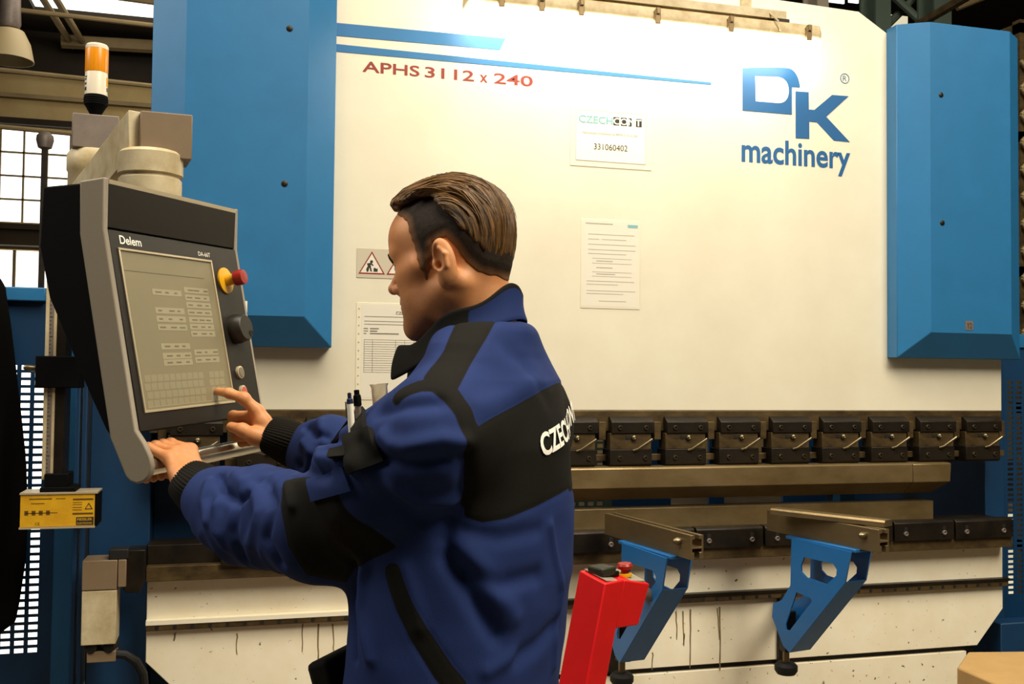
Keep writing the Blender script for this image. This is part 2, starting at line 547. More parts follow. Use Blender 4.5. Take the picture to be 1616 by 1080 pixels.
Dout = [R3(75, 605), R3(75, 372), R3(250, 368)] + arc(R3(320, 372), R3(378, 380), R3(390, 480)) + [R3(345, 477), R3(345, 628)]
Din = [R3(147, 555), R3(144, 416)] + arc(R3(262, 420), R3(326, 424), R3(329, 495)) + arc(R3(329, 500), R3(326, 566), R3(270, 565))
onram('emblem', [Dout, Din], M['logo'])
onram('emblem', [[R3(*c) for c in ((365, 500), (437, 505), (438, 600), (468, 602), (565, 520), (656, 527), (533, 640), (662, 778), (575, 770), (482, 670), (440, 666), (440, 760), (366, 757))]], M['logo'])
a, b_ = atY(1171, 258, D), atY(1343, 272, D)
t0 = atY(1171, 229, D)
lettering('lettering', 'machinery', (1.742, D, 2.205), (1, 0, 0), (0, 0, 1), .446, .118, M['logo'], ram, bold=.022)
la = atY(571, 111, D)
for w_, c0_, c1_, h_ in (('APHS', 200, 548, .036), ('3112', 580, 880, .036), ('x', 915, 962, .026), ('240', 1000, 1238, .036)):
    xa, xb = (atY(520+c_/3.857, 115, D)[0] for c_ in (c0_, c1_))
    lettering('lettering', w_, (xa, D, 2.438), X1, Z1, xb-xa, h_, M['redtxt'], ram, bold=.014)
q = atY(1333, 124, D)
ring = [(q[0]+.019*math.cos(t), q[2]+.019*math.sin(t)) for t in np.linspace(0, 2*math.pi, 28)[:-1]]
ring2 = [(q[0]+.0165*math.cos(t), q[2]+.0165*math.sin(t)) for t in np.linspace(0, 2*math.pi, 28)[:-1]]
onram('emblem', [ring, ring2], M['logo'])
lettering('lettering', 'R', (q[0]-.008, D, q[2]-.010), X1, Z1, .016, .020, M['logo'], ram)

# cylinder covers


def cover(xl, xr, zt, mark, mx, label):
    s_, d_, ch = .06, .12, .10
    P = [(xl, D), (xl, D-s_), (xl+ch, D-d_), (xr-ch+.01, D-d_), (xr, D-s_), (xr, D)]
    zb = [1.536, 1.536, 1.6286, 1.6286, 1.536, 1.536]
    m = MB()
    vs = [(x, y, z) for (x, y), z in zip(P, zb)] + [(x, y, zt) for x, y in P]
    m.add(vs, [(0, 5, 4, 1), (1, 4, 3, 2), (6, 7, 8, 9, 10, 11)] + [(i, i+1, i+7, i+6) for i in range(5)] + [(5, 0, 6, 11)])
    c = m.build('cylinder_cover', M['blue'], pb, .0025, label=label, sharp=15)
    for px, py in mark[1]:
        p = atY(px, py, D-d_)
        MB().lathe([(.0, -.004), (.010, -.004), (.010, .001), (.006, .003)], p, (0, -1, 0), 14).build('screw', M['dsteel'], c)
    p = atY(mx[0], mx[1], D-d_)
    w, h = .034, .034
    tg = MB().box(p[0]-w/2, D-d_-.0012, p[2]-h/2, p[0]+w/2, D-d_+.001, p[2]+h/2).build('axis_tag', M['paper'] if mark[0] == 'Y1' else M['purple'], c)
    lettering('lettering', mark[0], (p[0]-.011, D-d_-.0012, p[2]-.010), X1, Z1, .022, .020, M['dink'] if mark[0] == 'Y1' else M['brown'], c)
    return c


cover(-.262, .289, 2.80, ('Y1', ((457, 45), (449, 290))), (381, 484), None)
cover(2.344, 2.885, 2.775, ('Y2', ((1485, 150), (1487, 352))), (1529.5, 514), None)

# bed with rail, slots and lower panel
bed = MB().prism([(-.247, .827), (2.852, .827), (2.852, .583), (2.735, .45), (-.125, .45), (-.247, .575)], (0, D, 0), X1, Z1, (0, .10, 0)).build('bed', M['bed'], pb, .002)
MB().box(-.125, D+.02, .427, 2.735, D+.1, .452).build('bed_gap', M['rubber'], pb)
MB().box(-.14, D+.004, 0, 2.69, D+.1, .43).build('lower_panel', M['bed'], pb, .002)
rail = MB().box(-.247, D-.022, .672, 2.858, D, .694).build('rail', M['brown'], pb, .002)
MB().box(-.247, D-.024, .690, .80, D, .7035).build('rail_strip', mat('edge_gleam_white', (244, 236, 214), .25), rail)  # near-white colour stands in for the polished edge's gleam
MB().box(.80, D-.026, .693, 2.862, D, .703).build('rail_strip', M['dsteel'], rail)
for i in range(60):
    x = -.215+i*.0515
    MB().cyl((x, D-.0235, .682), (x, D-.015, .682), .0062, n=12).build('rail_hole_disc', M['rubber'], rail)  # black discs stand in for the dark of the bolt holes
MB().box(1.885, D-.018, .44, 1.908, D, .70).build('guide_bar', M['dsteel'], pb, .002)
MB().box(1.24, D-.02, .45, 1.275, D, .67).build('guide_bar', M['dsteel'], pb, .002)
# drip stains: dried oil on the bed paint, thin and irregular
random.seed(4)
dr = []
for px, py0, py1 in ((478, 985, 1030), (503, 985, 1055), (525, 985, 1030), (1067, 965, 1010), (1077, 965, 1020), (1090, 962, 1055), (1132, 960, 1010), (1136, 958, 1058), (1080, 1000, 1018), (276, 1000, 1012), (374, 1000, 1034), (1030, 1030, 1058), (1300, 1075, 1095)):
    a, b_ = atY(px, py0, D), atY(px+random.uniform(-3, 3), py1, D)
    w0 = random.uniform(.0018, .0035)
    L, R = [], []
    for k in range(7):
        t = k/6
        x = a[0]+(b_[0]-a[0])*t+random.uniform(-.0015, .0015)
        z = a[2]+(b_[2]-a[2])*t
        w = w0*(1-.5*t)*(1.4 if k == 5 else 1)
        L.append((x-w, z))
        R.append((x+w, z))
    dr.append(L+R[::-1])
M['drip'] = mat('dried_oil', (140, 122, 84), .4, var=.3, scale=30)
for p_ in dr:
    plate_curve('oil_drip', [p_], FO, X1, Z1, M['drip'], bed, .0006, .0003)
# housings at both ends
MB().box(-.43, D+.10, 0, -.25, 4.9, 1.80).build('side_frame', M['blued'], pb, .004)
MB().box(2.86, D+.10, 0, 2.95, 4.9, 1.62).build('side_frame', M['blued'], pb, .004)
MB().box(2.86, D+.02, 0, 3.9, D+.10, .52).build('foot_plinth', M['blued'], pb, .004)
MB().box(-.25, 3.52, .4, .16, 3.56, 1.6).build('throat_plate', M['blued'], pb, .002)
m = MB()
for x in (-.472, -.452):
    m.box(x, D+.08, 0, x+.013, D+.16, 1.60)
m.build('cable_duct', M['blued'], pb, .002)
MB().box(-.25, 4.5, .2, 2.86, 4.52, 2.6).build('rear_plate', M['blued'], pb) if False else None
m = MB()
for x0, x1 in ((-.25, 1.30), (1.72, 2.02)):
    m.box(x0, 4.5, 0, x1, 4.52, 1.6)
m.box(2.22, 4.5, 0, 2.30, 4.52, 1.6).box(2.62, 4.5, 0, 2.86, 4.52, 1.6)
m.build('rear_plate', M['blued'], pb)
MB().box(2.45, 3.75, 0, 2.52, 3.85, 1.5).build('rear_post', M['blue'], pb)


def slotted(x0, x1, z0, z1, y, cols, rows, px, pz, sw, sh, sx, sz):
    """sheet with real slots: cols x rows openings starting at (sx, sz) upper left"""
    b = MB()
    t = .003
    xe, ze = sx+(cols-1)*px+sw, sz-(rows-1)*pz-sh
    b.box(x0, y, z0, sx, y+t, z1)
    b.box(xe, y, z0, x1, y+t, z1)
    b.box(sx, y, sz, xe, y+t, z1)
    b.box(sx, y, z0, xe, y+t, ze)
    for c in range(cols-1):
        b.box(sx+c*px+sw, y, ze, sx+(c+1)*px, y+t, sz)
    for c in range(cols):
        for r in range(rows-1):
            b.box(sx+c*px, y, sz-(r+1)*pz, sx+c*px+sw, y+t, sz-r*pz-sh)
    return b


slotted(1.30, 1.72, .3, 1.6, 4.5, 6, 30, .045, .03, .028, .018, 1.42, 1.5).build('rear_guard', M['gsteel'], pb)
MB().box(1.15, 3.85, .965, 1.92, 3.95, 1.03).build('backgauge', M['blued'], pb, .003)
MB().box(1.92, 3.83, .975, 2.25, 3.93, 1.04).build('backgauge', M['beige'], pb, .003)
MB().box(2.25, 3.8, .97, 2.52, 3.95, 1.03).build('backgauge', M['rubber'], pb, .003)
MB().box(-.2, 3.7, .93, 1.12, 3.9, .99).build('backgauge', M['rubber'], pb, .003)

# tongue under the ram and the row of punch clamps
MB().box(-.25, D-.012, 1.268, 2.84, D+.06, 1.3385).build('clamp_bar', M['brown'], pb, .002)
for i in range(16):
    x = 2.815-i*.2035+.012
    MB().box(x, D-.016, 1.238, x+.026, D+.03, 1.30).build('spacer_block', M['brown'], pb, .002)
    MB().box(x-.006, D-.004, 1.165, x+.034, D+.04, 1.188).build('ledge_block', M['brown'], pb, .002)


M['dbolt'] = mat('dark_bolt', (74, 64, 46), .4, .7)


def clamp_proto():
    x0 = 2.66
    b = MB()
    y0 = 3.238
    b.prism([(y0, 1.300), (y0, 1.262), (D+.02, 1.262), (D+.02, 1.322), (y0+.026, 1.318)], (x0, 0, 0), (0, 1, 0), (0, 0, 1), (.155, 0, 0))
    body = b.build('punch_clamp', M['dsteel'], pb, .0015)
    MB().prism([(y0+.006, 1.262), (y0+.006, 1.207), (D+.02, 1.207), (D+.02, 1.262)], (x0-.004, 0, 0), (0, 1, 0), (0, 0, 1), (.150, 0, 0)).build('wedge_plate', M['brown'], body, .0012)
    MB().prism([(y0, 1.207), (y0, 1.158), (y0+.008, 1.150), (D+.03, 1.150), (D+.03, 1.207)], (x0-.006, 0, 0), (0, 1, 0), (0, 0, 1), (.153, 0, 0)).build('lower_jaw', M['dsteel'], body, .0015)
    for x, z in ((.030, 1.281), (.125, 1.281), (.030, 1.178), (.122, 1.178)):
        MB().lathe([(.0082, -.003), (.0082, .003), (.0068, .005), (.0045, .005), (.0042, .001), (.0, .001)], (x0+x, y0, z), (0, -1, 0), 14).build('bolt', M['dbolt'], body)
    MB().box(x0+.052, y0+.004, 1.243, x0+.082, y0+.008, 1.253).build('slot', M['rubber'], body)
    MB().lathe([(.0095, -.002), (.0095, .006), (.007, .010), (.0035, .012), (.0, .010)], (x0+.082, y0+.006, 1.247), (0, -1, 0), 16).build('bolt', M['bolt'], body)
    MB().tube([(x0+.078, y0-.001, 1.204), (x0+.090, y0-.010, 1.209), (x0+.142, y0-.016, 1.243)], [.004, .004, .0045], 10).build('lever', M['bolt'], body)
    return body


cp = clamp_proto()
for i in range(1, 15):
    c = cp.copy()
    COL.objects.link(c)
    c.parent = pb
    c.location.x -= i*.2035
    for ch in list(cp.children):
        d = ch.copy()
        COL.objects.link(d)
        d.parent = c

# die clamps on the bed (parts of the table)
MB().box(-.247, 3.225, .827, 2.845, D+.10, .872).build('table_edge', M['brown'], pb, .002)
MB().box(-.247, 3.26, .872, 2.845, D+.10, .93).build('table_bar', M['dsteel'], pb, .002)
xs = [2.845-.262*i for i in range(13)]
for i in range(11):
    x1, x0 = xs[i]-.004, xs[i+1]+.004
    c = MB().prism([(3.212, .930), (3.212, .866), (3.258, .866), (3.258, .938), (3.22, .938)], (x0, 0, 0), (0, 1, 0), (0, 0, 1), (x1-x0, 0, 0)).build('die_clamp', M['dsteel'], pb, .002)
    for x in (x0+.045, x1-.045):
        MB().box(x-.007, 3.2095, .880, x+.007, 3.2125, .916).build('slot', M['rubber'], c)
        MB().lathe([(.0085, -.002), (.0085, .006), (.006, .007), (.004, .003), (.0, .003)], (x, 3.212, .893), (0, -1, 0), 14).build('bolt', M['purple'], c)

# tooling held by the machine
YP = 3.212


def punch(x0, x1, label, drop=0):
    prof = [(YP+.020, 1.1495-drop), (YP+.004, 1.148-drop), (YP, 1.143-drop), (YP, 1.080-drop), (YP+.055, 1.034-drop), (YP+.062, 1.034-drop), (YP+.062, 1.1495-drop)]
    o = MB().prism(prof, (x0, 0, 0), (0, 1, 0), (0, 0, 1), (x1-x0, 0, 0)).build('upper_punch', M['steel'], None, .0015)
    return tag(o, label, 'press tool', 'upper punches')


punch(.10, 2.402, 'long worn steel upper punch clamped under the ram', 0)
h = MB()
prof = [(YP+.020, 1.1495), (YP+.004, 1.148), (YP-.001, 1.144), (YP-.001, 1.080), (YP+.055, 1.034), (YP+.062, 1.034), (YP+.062, 1.1495)]
pp = [(2.404, 0), (2.566, 0)]
h.add([(2.404,)+p for p in prof] + [(2.566,)+p if p[1] > 1.1 else ((2.562 if p[1] > 1.05 else 2.52),)+p for p in prof], [tuple(range(7)), tuple(range(7, 14))] + [(i, (i+1) % 7, 7+(i+1) % 7, 7+i) for i in range(7)])
tag(h.build('upper_punch', M['steel'], None, .0015), 'short steel end punch at the right end of the tooling', 'press tool', 'upper punches')
tag(MB().prism([(3.259, 1.004), (3.259, .931), (3.33, .931), (3.33, 1.004), (3.295, 1.004), (3.2905, .985), (3.286, 1.004)], (-.05, 0, 0), (0, 1, 0), (0, 0, 1), (2.575, 0, 0)).build('lower_die', M['steel'], None, .0012),
    'long grooved steel die bar lying on the press bed', 'press tool')

# lamp on the ram
la0 = np.array([.66, 3.165, 2.69])
lp = thing('tube_lamp', (1.31, D, 2.78), 'long lit fluorescent tube lamp mounted high on the white ram', 'lamp')
x0, x1 = .693, 1.966
prof = [(3.12, 2.650), (3.116, 2.668), (3.128, 2.700), (3.202, 2.700), (3.214, 2.668), (3.21, 2.650)]
MB().prism(prof, (x0, 0, 0), (0, 1, 0), (0, 0, 1), (x1-x0, 0, 0)).build('lamp_housing', M['lampbody'], lp, .006)
prof = [(3.119, 2.651), (3.112, 2.630), (3.118, 2.600), (3.140, 2.584), (3.19, 2.584), (3.212, 2.600), (3.218, 2.630), (3.211, 2.651)]
MB().prism(prof, (x0+.004, 0, 0), (0, 1, 0), (0, 0, 1), (x1-x0-.008, 0, 0)).build('diffuser', M['diffuser'], lp, .008)
for x in (.80, .935, 1.07, 1.34, 1.61, 1.91):
    MB().box(x-.010, 3.106, 2.636, x+.010, 3.122, 2.684).box(x-.007, 3.100, 2.668, x+.007, 3.118, 2.690).build('spring_clip', M['clip'], lp, .002)
MB().prism([(3.14, 2.712), (3.14, 2.742), (3.19, 2.742), (3.19, 2.712), (3.186, 2.712), (3.186, 2.738), (3.144, 2.738), (3.144, 2.712)], (.70, 0, 0), (0, 1, 0), (0, 0, 1), (1.14, 0, 0)).build('mounting_channel', M['beige'], lp, .001)
for x, zt in ((1.735, 2.90), (.80, 2.86)):
    MB().box(x, 3.16, 2.735, x+.04, D, 2.742).box(x, 3.272, 2.735, x+.04, D, zt).build('bracket', M['beige'], lp)
for xa, xb in ((1.79, 1.85), (1.05, 1.12), (.75, .82)):
    MB().box(xa, 3.138, 2.700, xb, 3.192, 2.714).build('bracket_foot', M['dsteel'], lp)
MB().tube([(1.742, 3.268, 2.78), (1.77, 3.15, 2.74), (1.79, 3.112, 2.695), (1.80, 3.112, 2.66)], .003, 6).build('cable_tie', M['beige'], lp)

# plates and sheets stuck on the ram


def sheet(name, x0, x1, z0, z1, label, cat, m='paper', th=.0015, group=None, round_=0):
    o = MB().box(x0, D-th, z0, x1, D-.0001, z1).build(name, M[m], None, .0006)
    return tag(o, label, cat, group), D-th


def inkrows(parent, y, rows, m='ink', name='printed_lines', th=.0003):
    b = MB()
    for xa, xb, z, h in rows:
        b.box(xa, y-th, z-h/2, xb, y+.0001, z+h/2)
    return b.build(name, M[m], parent)


o, y = sheet('name_plate', 1.092, 1.393, 2.178, 2.393, 'clear framed plate with two-tone logo lettering and a long number on the ram', 'sign', 'sleeve')
c = MB().box(1.112, y-.0006, 2.198, 1.370, y+.0001, 2.374).build('paper_insert', M['paper'], o)
y -= .0006
m = MB()
for q in ((1.112, 2.198, 1.370, 2.1992), (1.112, 2.3728, 1.370, 2.374), (1.112, 2.198, 1.1132, 2.374), (1.3688, 2.198, 1.370, 2.374)):
    m.box(q[0], y-.0004, q[1], q[2], y, q[3])
m.build('border_line', M['ink2'], o)
lettering('lettering', 'CZECH', (1.122, y, 2.329), X1, Z1, .125, .026, M['teal'], o, bold=.02)
bb = MB()
for i in range(4):
    bb.box(1.249+i*.028, y-.0003, 2.328, 1.249+i*.028+(.022 if i != 2 else .012), y, 2.357)
bb.build('letter_blocks', M['dink'], o)
lettering('lettering', 'CONT', (1.249, y-.0003, 2.331), X1, Z1, .104, .023, M['paper'], o, bold=.02)
lettering('lettering', 'Hydraulický ohraňovací lis APHS 3112 x 240', (1.134, y, 2.289), X1, Z1, .205, .012, M['ink'], o)
lettering('lettering', '331060402', (1.178, y, 2.239), X1, Z1, .124, .021, M['dink'], o)

o, y = sheet('notice_sheet', 1.134, 1.351, 1.689, 1.997, 'white notice sheet in a clear sleeve right of the worker\'s head, below the framed plate', 'notice', 'sleeve')
MB().box(1.139, y-.0004, 1.695, 1.346, y+.0001, 1.991).build('paper_insert', M['paper2'], o)
y -= .0004
rows = [(1.15, 1.25, 1.982, .004), (1.305, 1.342, 1.978, .010), (1.16, 1.33, 1.945, .002), (1.16, 1.20, 1.928, .002), (1.21, 1.30, 1.928, .002), (1.16, 1.335, 1.910, .002), (1.16, 1.335, 1.892, .002), (1.16, 1.30, 1.878, .002)]
rows += [(1.175, 1.32, z, .0015) for z in (1.862, 1.845, 1.815, 1.80)] + [(1.19, 1.25, 1.853, .003), (1.19, 1.25, 1.83, .003), (1.19, 1.26, 1.808, .003), (1.155, 1.33, 1.783, .002), (1.155, 1.27, 1.772, .002), (1.155, 1.335, 1.750, .002), (1.155, 1.29, 1.74, .002), (1.20, 1.30, 1.715, .002)]
inkrows(o, y, rows, 'ink2')
inkrows(o, y-.0002, [(1.305, 1.342, 1.978, .010)], 'teal', 'header_mark')

o, y = sheet('warning_plate', .370, .66, 1.766, 1.862, 'grey metal warning plate with red-edged triangles left of the worker\'s forehead', 'warning sign', 'grey')
M['wplate'] = mat('pale_metal_plate', (196, 186, 166), .5)
o.data.materials[0] = M['wplate']
for i in range(3):
    cx, zb = .419+i*.091, 1.779
    tri = lambda s: [(cx-.043*s, zb+.013*(1-s)), (cx+.043*s, zb+.013*(1-s)), (cx, zb+.074-.020*(1-s))]
    plate_curve('warning_triangle', [tri(1.0), [(cx-.0365, zb+.004), (cx+.0365, zb+.004), (cx, zb+.0665)]], (0, y, 0), X1, Z1, M['redtxt'], o, .0004, .0002)
    plate_curve('warning_field', [[(cx-.0365, zb+.004), (cx+.0365, zb+.004), (cx, zb+.0665)]], (0, y, 0), X1, Z1, M['paper2'], o, .0002, .0001)
    fig = [[(cx-.004, zb+.036), (cx-.016, zb+.034), (cx-.013, zb+.025), (cx-.018, zb+.016), (cx-.016, zb+.007), (cx-.011, zb+.007), (cx-.008, zb+.022), (cx-.004, zb+.008), (cx+.001, zb+.008), (cx-.003, zb+.024), (cx-.004, zb+.031), (cx+.004, zb+.026), (cx+.006, zb+.029), (cx-.002, zb+.036)],
           [(cx+.006, zb+.008), (cx+.019, zb+.008), (cx+.019, zb+.02), (cx+.015, zb+.017), (cx+.010, zb+.021), (cx+.006, zb+.019)],
           [(cx-.001+.005*math.cos(t), zb+.040+.005*math.sin(t)) for t in np.linspace(0, 6.283, 11)[:-1]]]
    if i == 1:
        fig = [[(cx-.020, zb+.031), (cx+.016, zb+.034), (cx+.016, zb+.039), (cx-.020, zb+.036)], [(cx+.000, zb+.008), (cx+.02, zb+.008), (cx+.018, zb+.022), (cx+.006, zb+.016)]]
    plate_curve('pictogram', fig, (0, y, 0), X1, Z1, M['dink'], o, .0006, .0002)

o, y = sheet('order_sheet', .372, .60, 1.372, 1.686, 'white printed order sheet with punched sleeve edge in front of the worker\'s chin', 'notice', 'sleeve')
MB().box(.389, y-.0004, 1.378, .597, y+.0001, 1.680).build('paper_insert', M['paper2'], o)
m = MB()
for i in range(11):
    m.cyl((.380, y-.0003, 1.395+i*.027), (.380, y+.0002, 1.395+i*.027), .003, n=10)
m.build('punched_holes', M['ink2'], o)
y -= .0004
lettering('lettering', 'CZECHCONT', (.50, y, 1.650), X1, Z1, .085, .009, M['dink'], o)
rows = [(.398, .56, 1.641, .002), (.398, .585, 1.626, .002), (.398, .56, 1.616, .002), (.396, .41, 1.602, .003), (.416, .445, 1.602, .004), (.396, .41, 1.594, .003), (.416, .44, 1.594, .004), (.396, .405, 1.586, .003), (.416, .51, 1.586, .004)]
rows += [(.398, .59, 1.566-.0075*k, .0012) for k in range(15)]
inkrows(o, y, rows, 'ink')
m = MB()
for x in (.398, .425, .50, .53, .56, .59):
    m.box(x-.0006, y-.0003, 1.46, x+.0006, y, 1.566)
m.build('table_lines', M['ink'], o)

# ------------------------------------------------------------------ sheet support arms
def support_arm(base, lean, length, label):
    bx, by, bz = base
    t = thing('support_arm', (bx, by, bz), label, 'support arm', 'sheet support arms on the bed rail')
    d = nrm((lean, .5, 0))
    n = np.array([d[1], -d[0], 0])          # to the right
    up = np.array([0, 0, 1.0])
    B = np.array(base)
    w, hh = .031, .069                      # half width, height of the slotted profile
    L = length
    sec = [(-w/1, 0), (-w, -hh), (-.012, -hh), (-.012, -hh+.020), (-.022, -hh+.020), (-.022, -hh+.030), (.022, -hh+.030), (.022, -hh+.020), (.012, -hh+.020), (.012, -hh), (w, -hh), (w, 0),
           (.010, 0), (.010, -.012), (.022, -.012), (.022, -.034), (-.022, -.034), (-.022, -.012), (-.010, -.012), (-.010, 0)]
    sec = [(p[0]*.72, p[1]) for p in sec]
    MB().prism(sec, B, n, up, d*L).build('slotted_profile', M['alu'], t, .0008)
    # blue flange under the profile
    MB().obox(B+d*.225-up*(hh+.005)-n*.011, n, d, up, .062, .305, .010).build('flange', M['armblue'], t, .002)
    out = [(.342, .934), (.084, .928), (.107, .832), (.351, .559), (.381, .574), (.434, .657), (.429, .703), (.388, .722), (.347, .778)]
    win = [(.298, .851), (.284, .880), (.157, .880), (.142, .865), (.144, .846), (.185, .811), (.273, .817), (.296, .831)]
    win2 = [(.319, .761), (.256, .756), (.250, .745), (.351, .630), (.367, .630), (.369, .648)]
    for side, off in (('near', -.046), ('far', .039)):
        me = flat_curve_mesh(polys=[out, win, win2], depth=.0025)
        co = np.empty(len(me.vertices)*3)
        me.vertices.foreach_get('co', co)
        co = co.reshape(-1, 3)
        P = B*np.array([1, 1, 0]) + np.outer(co[:, 0], d) + np.outer(co[:, 1]+(bz-1.005), up) + np.outer(co[:, 2]+off, n)
        me.vertices.foreach_set('co', (P-ORI[t]).ravel())
        me.materials.clear()
        me.materials.append(M['armblue'])
        link('side_plate', me, t)
    # web closing the front edge between the plates
    zz = bz-1.005
    m = MB()
    for (s0, z0), (s1, z1) in zip(out[2:3], out[3:4]):
        a, b2 = B*np.array([1, 1, 0])+d*s0+up*(z0+zz), B*np.array([1, 1, 0])+d*s1+up*(z1+zz)
        m.add([a-n*.044, a+n*.039, b2+n*.039, b2-n*.044, a-n*.044+d*.005, a+n*.039+d*.005, b2+n*.039+d*.005, b2-n*.044+d*.005], [(0, 1, 2, 3), (4, 7, 6, 5), (0, 4, 5, 1), (1, 5, 6, 2), (2, 6, 7, 3), (3, 7, 4, 0)])
    m.build('front_web', M['armblue'], t)
    q = B*np.array([1, 1, 0])+d*.42
    gx = 1.8965 if bx > 1.5 else 1.2575
    g0, g1 = np.array([q[0], q[1]-.02, .64]), np.array([gx, D-.0195, .64])
    sd = nrm(g1-g0)
    MB().obox((g0+g1)/2, np.array([sd[1], -sd[0], 0]), sd, up, .022, np.linalg.norm(g1-g0)-.006, .075).box(q[0]-.02, q[1]-.03, .545, q[0]+.02, q[1]+.01, .68).build('carriage', M['dsteel'], t, .003)
    MB().cyl((q[0], q[1], .50), (q[0], q[1], .546), .011, n=12).build('spindle', M['bolt'], t)
    MB().lathe([(.01, -.03), (.03, -.028), (.038, -.016), (.038, .0), (.028, .01), (.012, .012)], (q[0], q[1], .495), (0, 0, 1), 20).build('hand_knob', M['rubber'], t)
    MB().lathe([(.011, 0), (.011, .012), (.008, .020), (.004, .024)], B+d*.055-up*.024-n*.021, -n, 14).build('bolt', M['bolt'], t)
    return t


sa1 = support_arm((1.277, 2.664, 1.005), -.075, .50, 'blue bracketed support arm behind the red pedal post')
sa2 = support_arm((1.882, 2.653, 1.005), -.105, .49, 'blue bracketed support arm with a loose bright bar lying across it')
d = nrm((-.08, .5, 0))
n = np.array([d[1], -d[0], 0])
q = np.array([1.277, 2.664, 0])+d*.18
MB().cyl(q+np.array([0, 0, .825])-n*.085, q+np.array([0, 0, .80])-n*.042, .020, n=20).build('clamp_handle', M['purple'], sa1, .003)
# loose bar lying on the second arm
a, b_ = atZ(1222, 806, 1.017), atZ(1402, 826, 1.017)
bar = MB()
dd = nrm(b_-a)
nn = np.array([dd[1], -dd[0], 0])
bar.prism([(-.028, -.010), (.028, -.010), (.028, .004), (.022, .010), (-.022, .010), (-.028, .004)], a, nn, np.array([0, 0, 1.0]), (b_-a)).build('steel_bar', M['alu'], None, .001)
tag([o for o in bpy.data.objects if o.name == 'steel_bar'][0], 'bright flat steel bar lying on the right support arm', 'steel bar')

# ------------------------------------------------------------------ red pedal post
t = thing('pedal_console', (.60, 2.30, 0), 'red metal pedal post with an emergency button on its slanted head', 'pedal post')
A0 = np.array([.836, 2.227, .973])
Lb = np.array([.823-.836-.022, 2.302-2.227+.02, .026]) * 1.0
Lx = nrm(np.array([.139, .067, 0]))
Ly = np.array([-Lx[1], Lx[0], 0])
sl = np.array([-.19, -.0, -.973])          # axis of the leaning column, down


def P(a, b, k, z=0):                        # a along Lx, b along Ly, k fraction down the column
    return A0 + Lx*a + Ly*b + sl*k + np.array([0, 0, z])


w, dp = .068, .085
m = MB()
m.add([P(0, 0, 0), P(w, 0, 0), P(w, dp, 0, .018), P(0, dp, 0, .018), P(0, 0, 1), P(w, 0, 1), P(w, dp, 1), P(0, dp, 1)],
      [(0, 1, 2, 3), (4, 7, 6, 5), (0, 4, 5, 1), (1, 5, 6, 2), (2, 6, 7, 3), (3, 7, 4, 0)])
m.build('post', M['redpaint'], t, .003)
m = MB()
h_ = .115
m.add([P(w-.004, -.0006, -.0005, 0), P(.155, -.0006, -.0, -.020), P(.155, dp, -.0, -.0), P(w-.004, dp, 0, .018),
       P(w-.004, -.0006, h_), P(.145, -.0006, h_, -.004), P(.145, dp, h_), P(w-.004, dp, h_)],
      [(0, 1, 2, 3), (4, 7, 6, 5), (0, 4, 5, 1), (1, 5, 6, 2), (2, 6, 7, 3), (3, 7, 4, 0)])
m.build('head', M['redpaint'], t, .003)
m = MB()
m.add([P(.01, .006, 0, .003), P(.145, .006, 0, -.015), P(.145, dp-.006, 0, .003), P(.01, dp-.006, 0, .019), P(.01, .006, 0, .006), P(.145, .006, 0, -.011), P(.145, dp-.006, 0, .006), P(.01, dp-.006, 0, .022)],
      [(0, 3, 2, 1), (4, 5, 6, 7), (0, 1, 5, 4), (1, 2, 6, 5), (2, 3, 7, 6), (3, 0, 4, 7)])
m.build('top_plate', M['grey'], t, .001)
M['dgreen'] = mat('dark_oily_plastic', (40, 42, 26), .5, var=.3, scale=40)
q = P(.105, .035, 0, 0)
es = MB().lathe([(.0, .0), (.017, .0), (.017, .006), (.010, .008)], q, (-.05, -.03, 1), 20).build('emergency_stop', M['yellow'], t)
MB().lathe([(.010, .004), (.010, .016), (.018, .018), (.019, .026), (.016, .031), (.0, .032)], q, (-.05, -.03, 1), 20).build('button_cap', M['redp'], es)
MB().obox(P(.035, .045, 0, .020), Lx, Ly, np.array([0, 0, 1.0]), .05, .05, .022).build('selector_block', M['dgreen'], t, .005)
MB().obox(P(.06, .03, 0, .012), Lx, Ly, np.array([0, 0, 1.0]), .02, .02, .014).build('selector_knob', M['dsteel'], t, .003)
q = P(.03, .05, 1)
MB().box(q[0]-.16, q[1]-.18, 0, q[0]+.30, q[1]+.20, .035).build('base_plate', M['redpaint'], t, .004)
MB().box(q[0]+.02, q[1]-.14, .035, q[0]+.25, q[1]+.10, .075).build('foot_pedal', M['rubber'], t, .01)

# cardboard box at the lower right
PZ0 = np.array([0, 0, .001])
t = thing('cardboard_box', (2.3, 2.70, 0), 'large tan cardboard box standing at the lower right corner', 'box')
zt = .60
cc = [atZ(1527, 1029, zt), atZ(1510, 1053, zt), atZ(1690, 1130, zt), atZ(1720, 1027, zt)]
m = MB()
m.add([(p[0], p[1], 0) for p in cc]+[tuple(p) for p in cc], [(0, 1, 2, 3), (4, 5, 6, 7), (0, 1, 5, 4), (1, 2, 6, 5), (2, 3, 7, 6), (3, 0, 4, 7)])
m.build('carton', M['card'], t, .006)
tag(MB().tube([(2.30, 3.21, .50), (2.305, 3.20, .47), (2.30, 3.19, .44), (2.315, 3.19, .42), (2.30, 3.19, .41)], .005, 8).build('cable_end', M['cable']), 'short loose black cable end dangling at the lower right of the bed', 'cable') if False else None

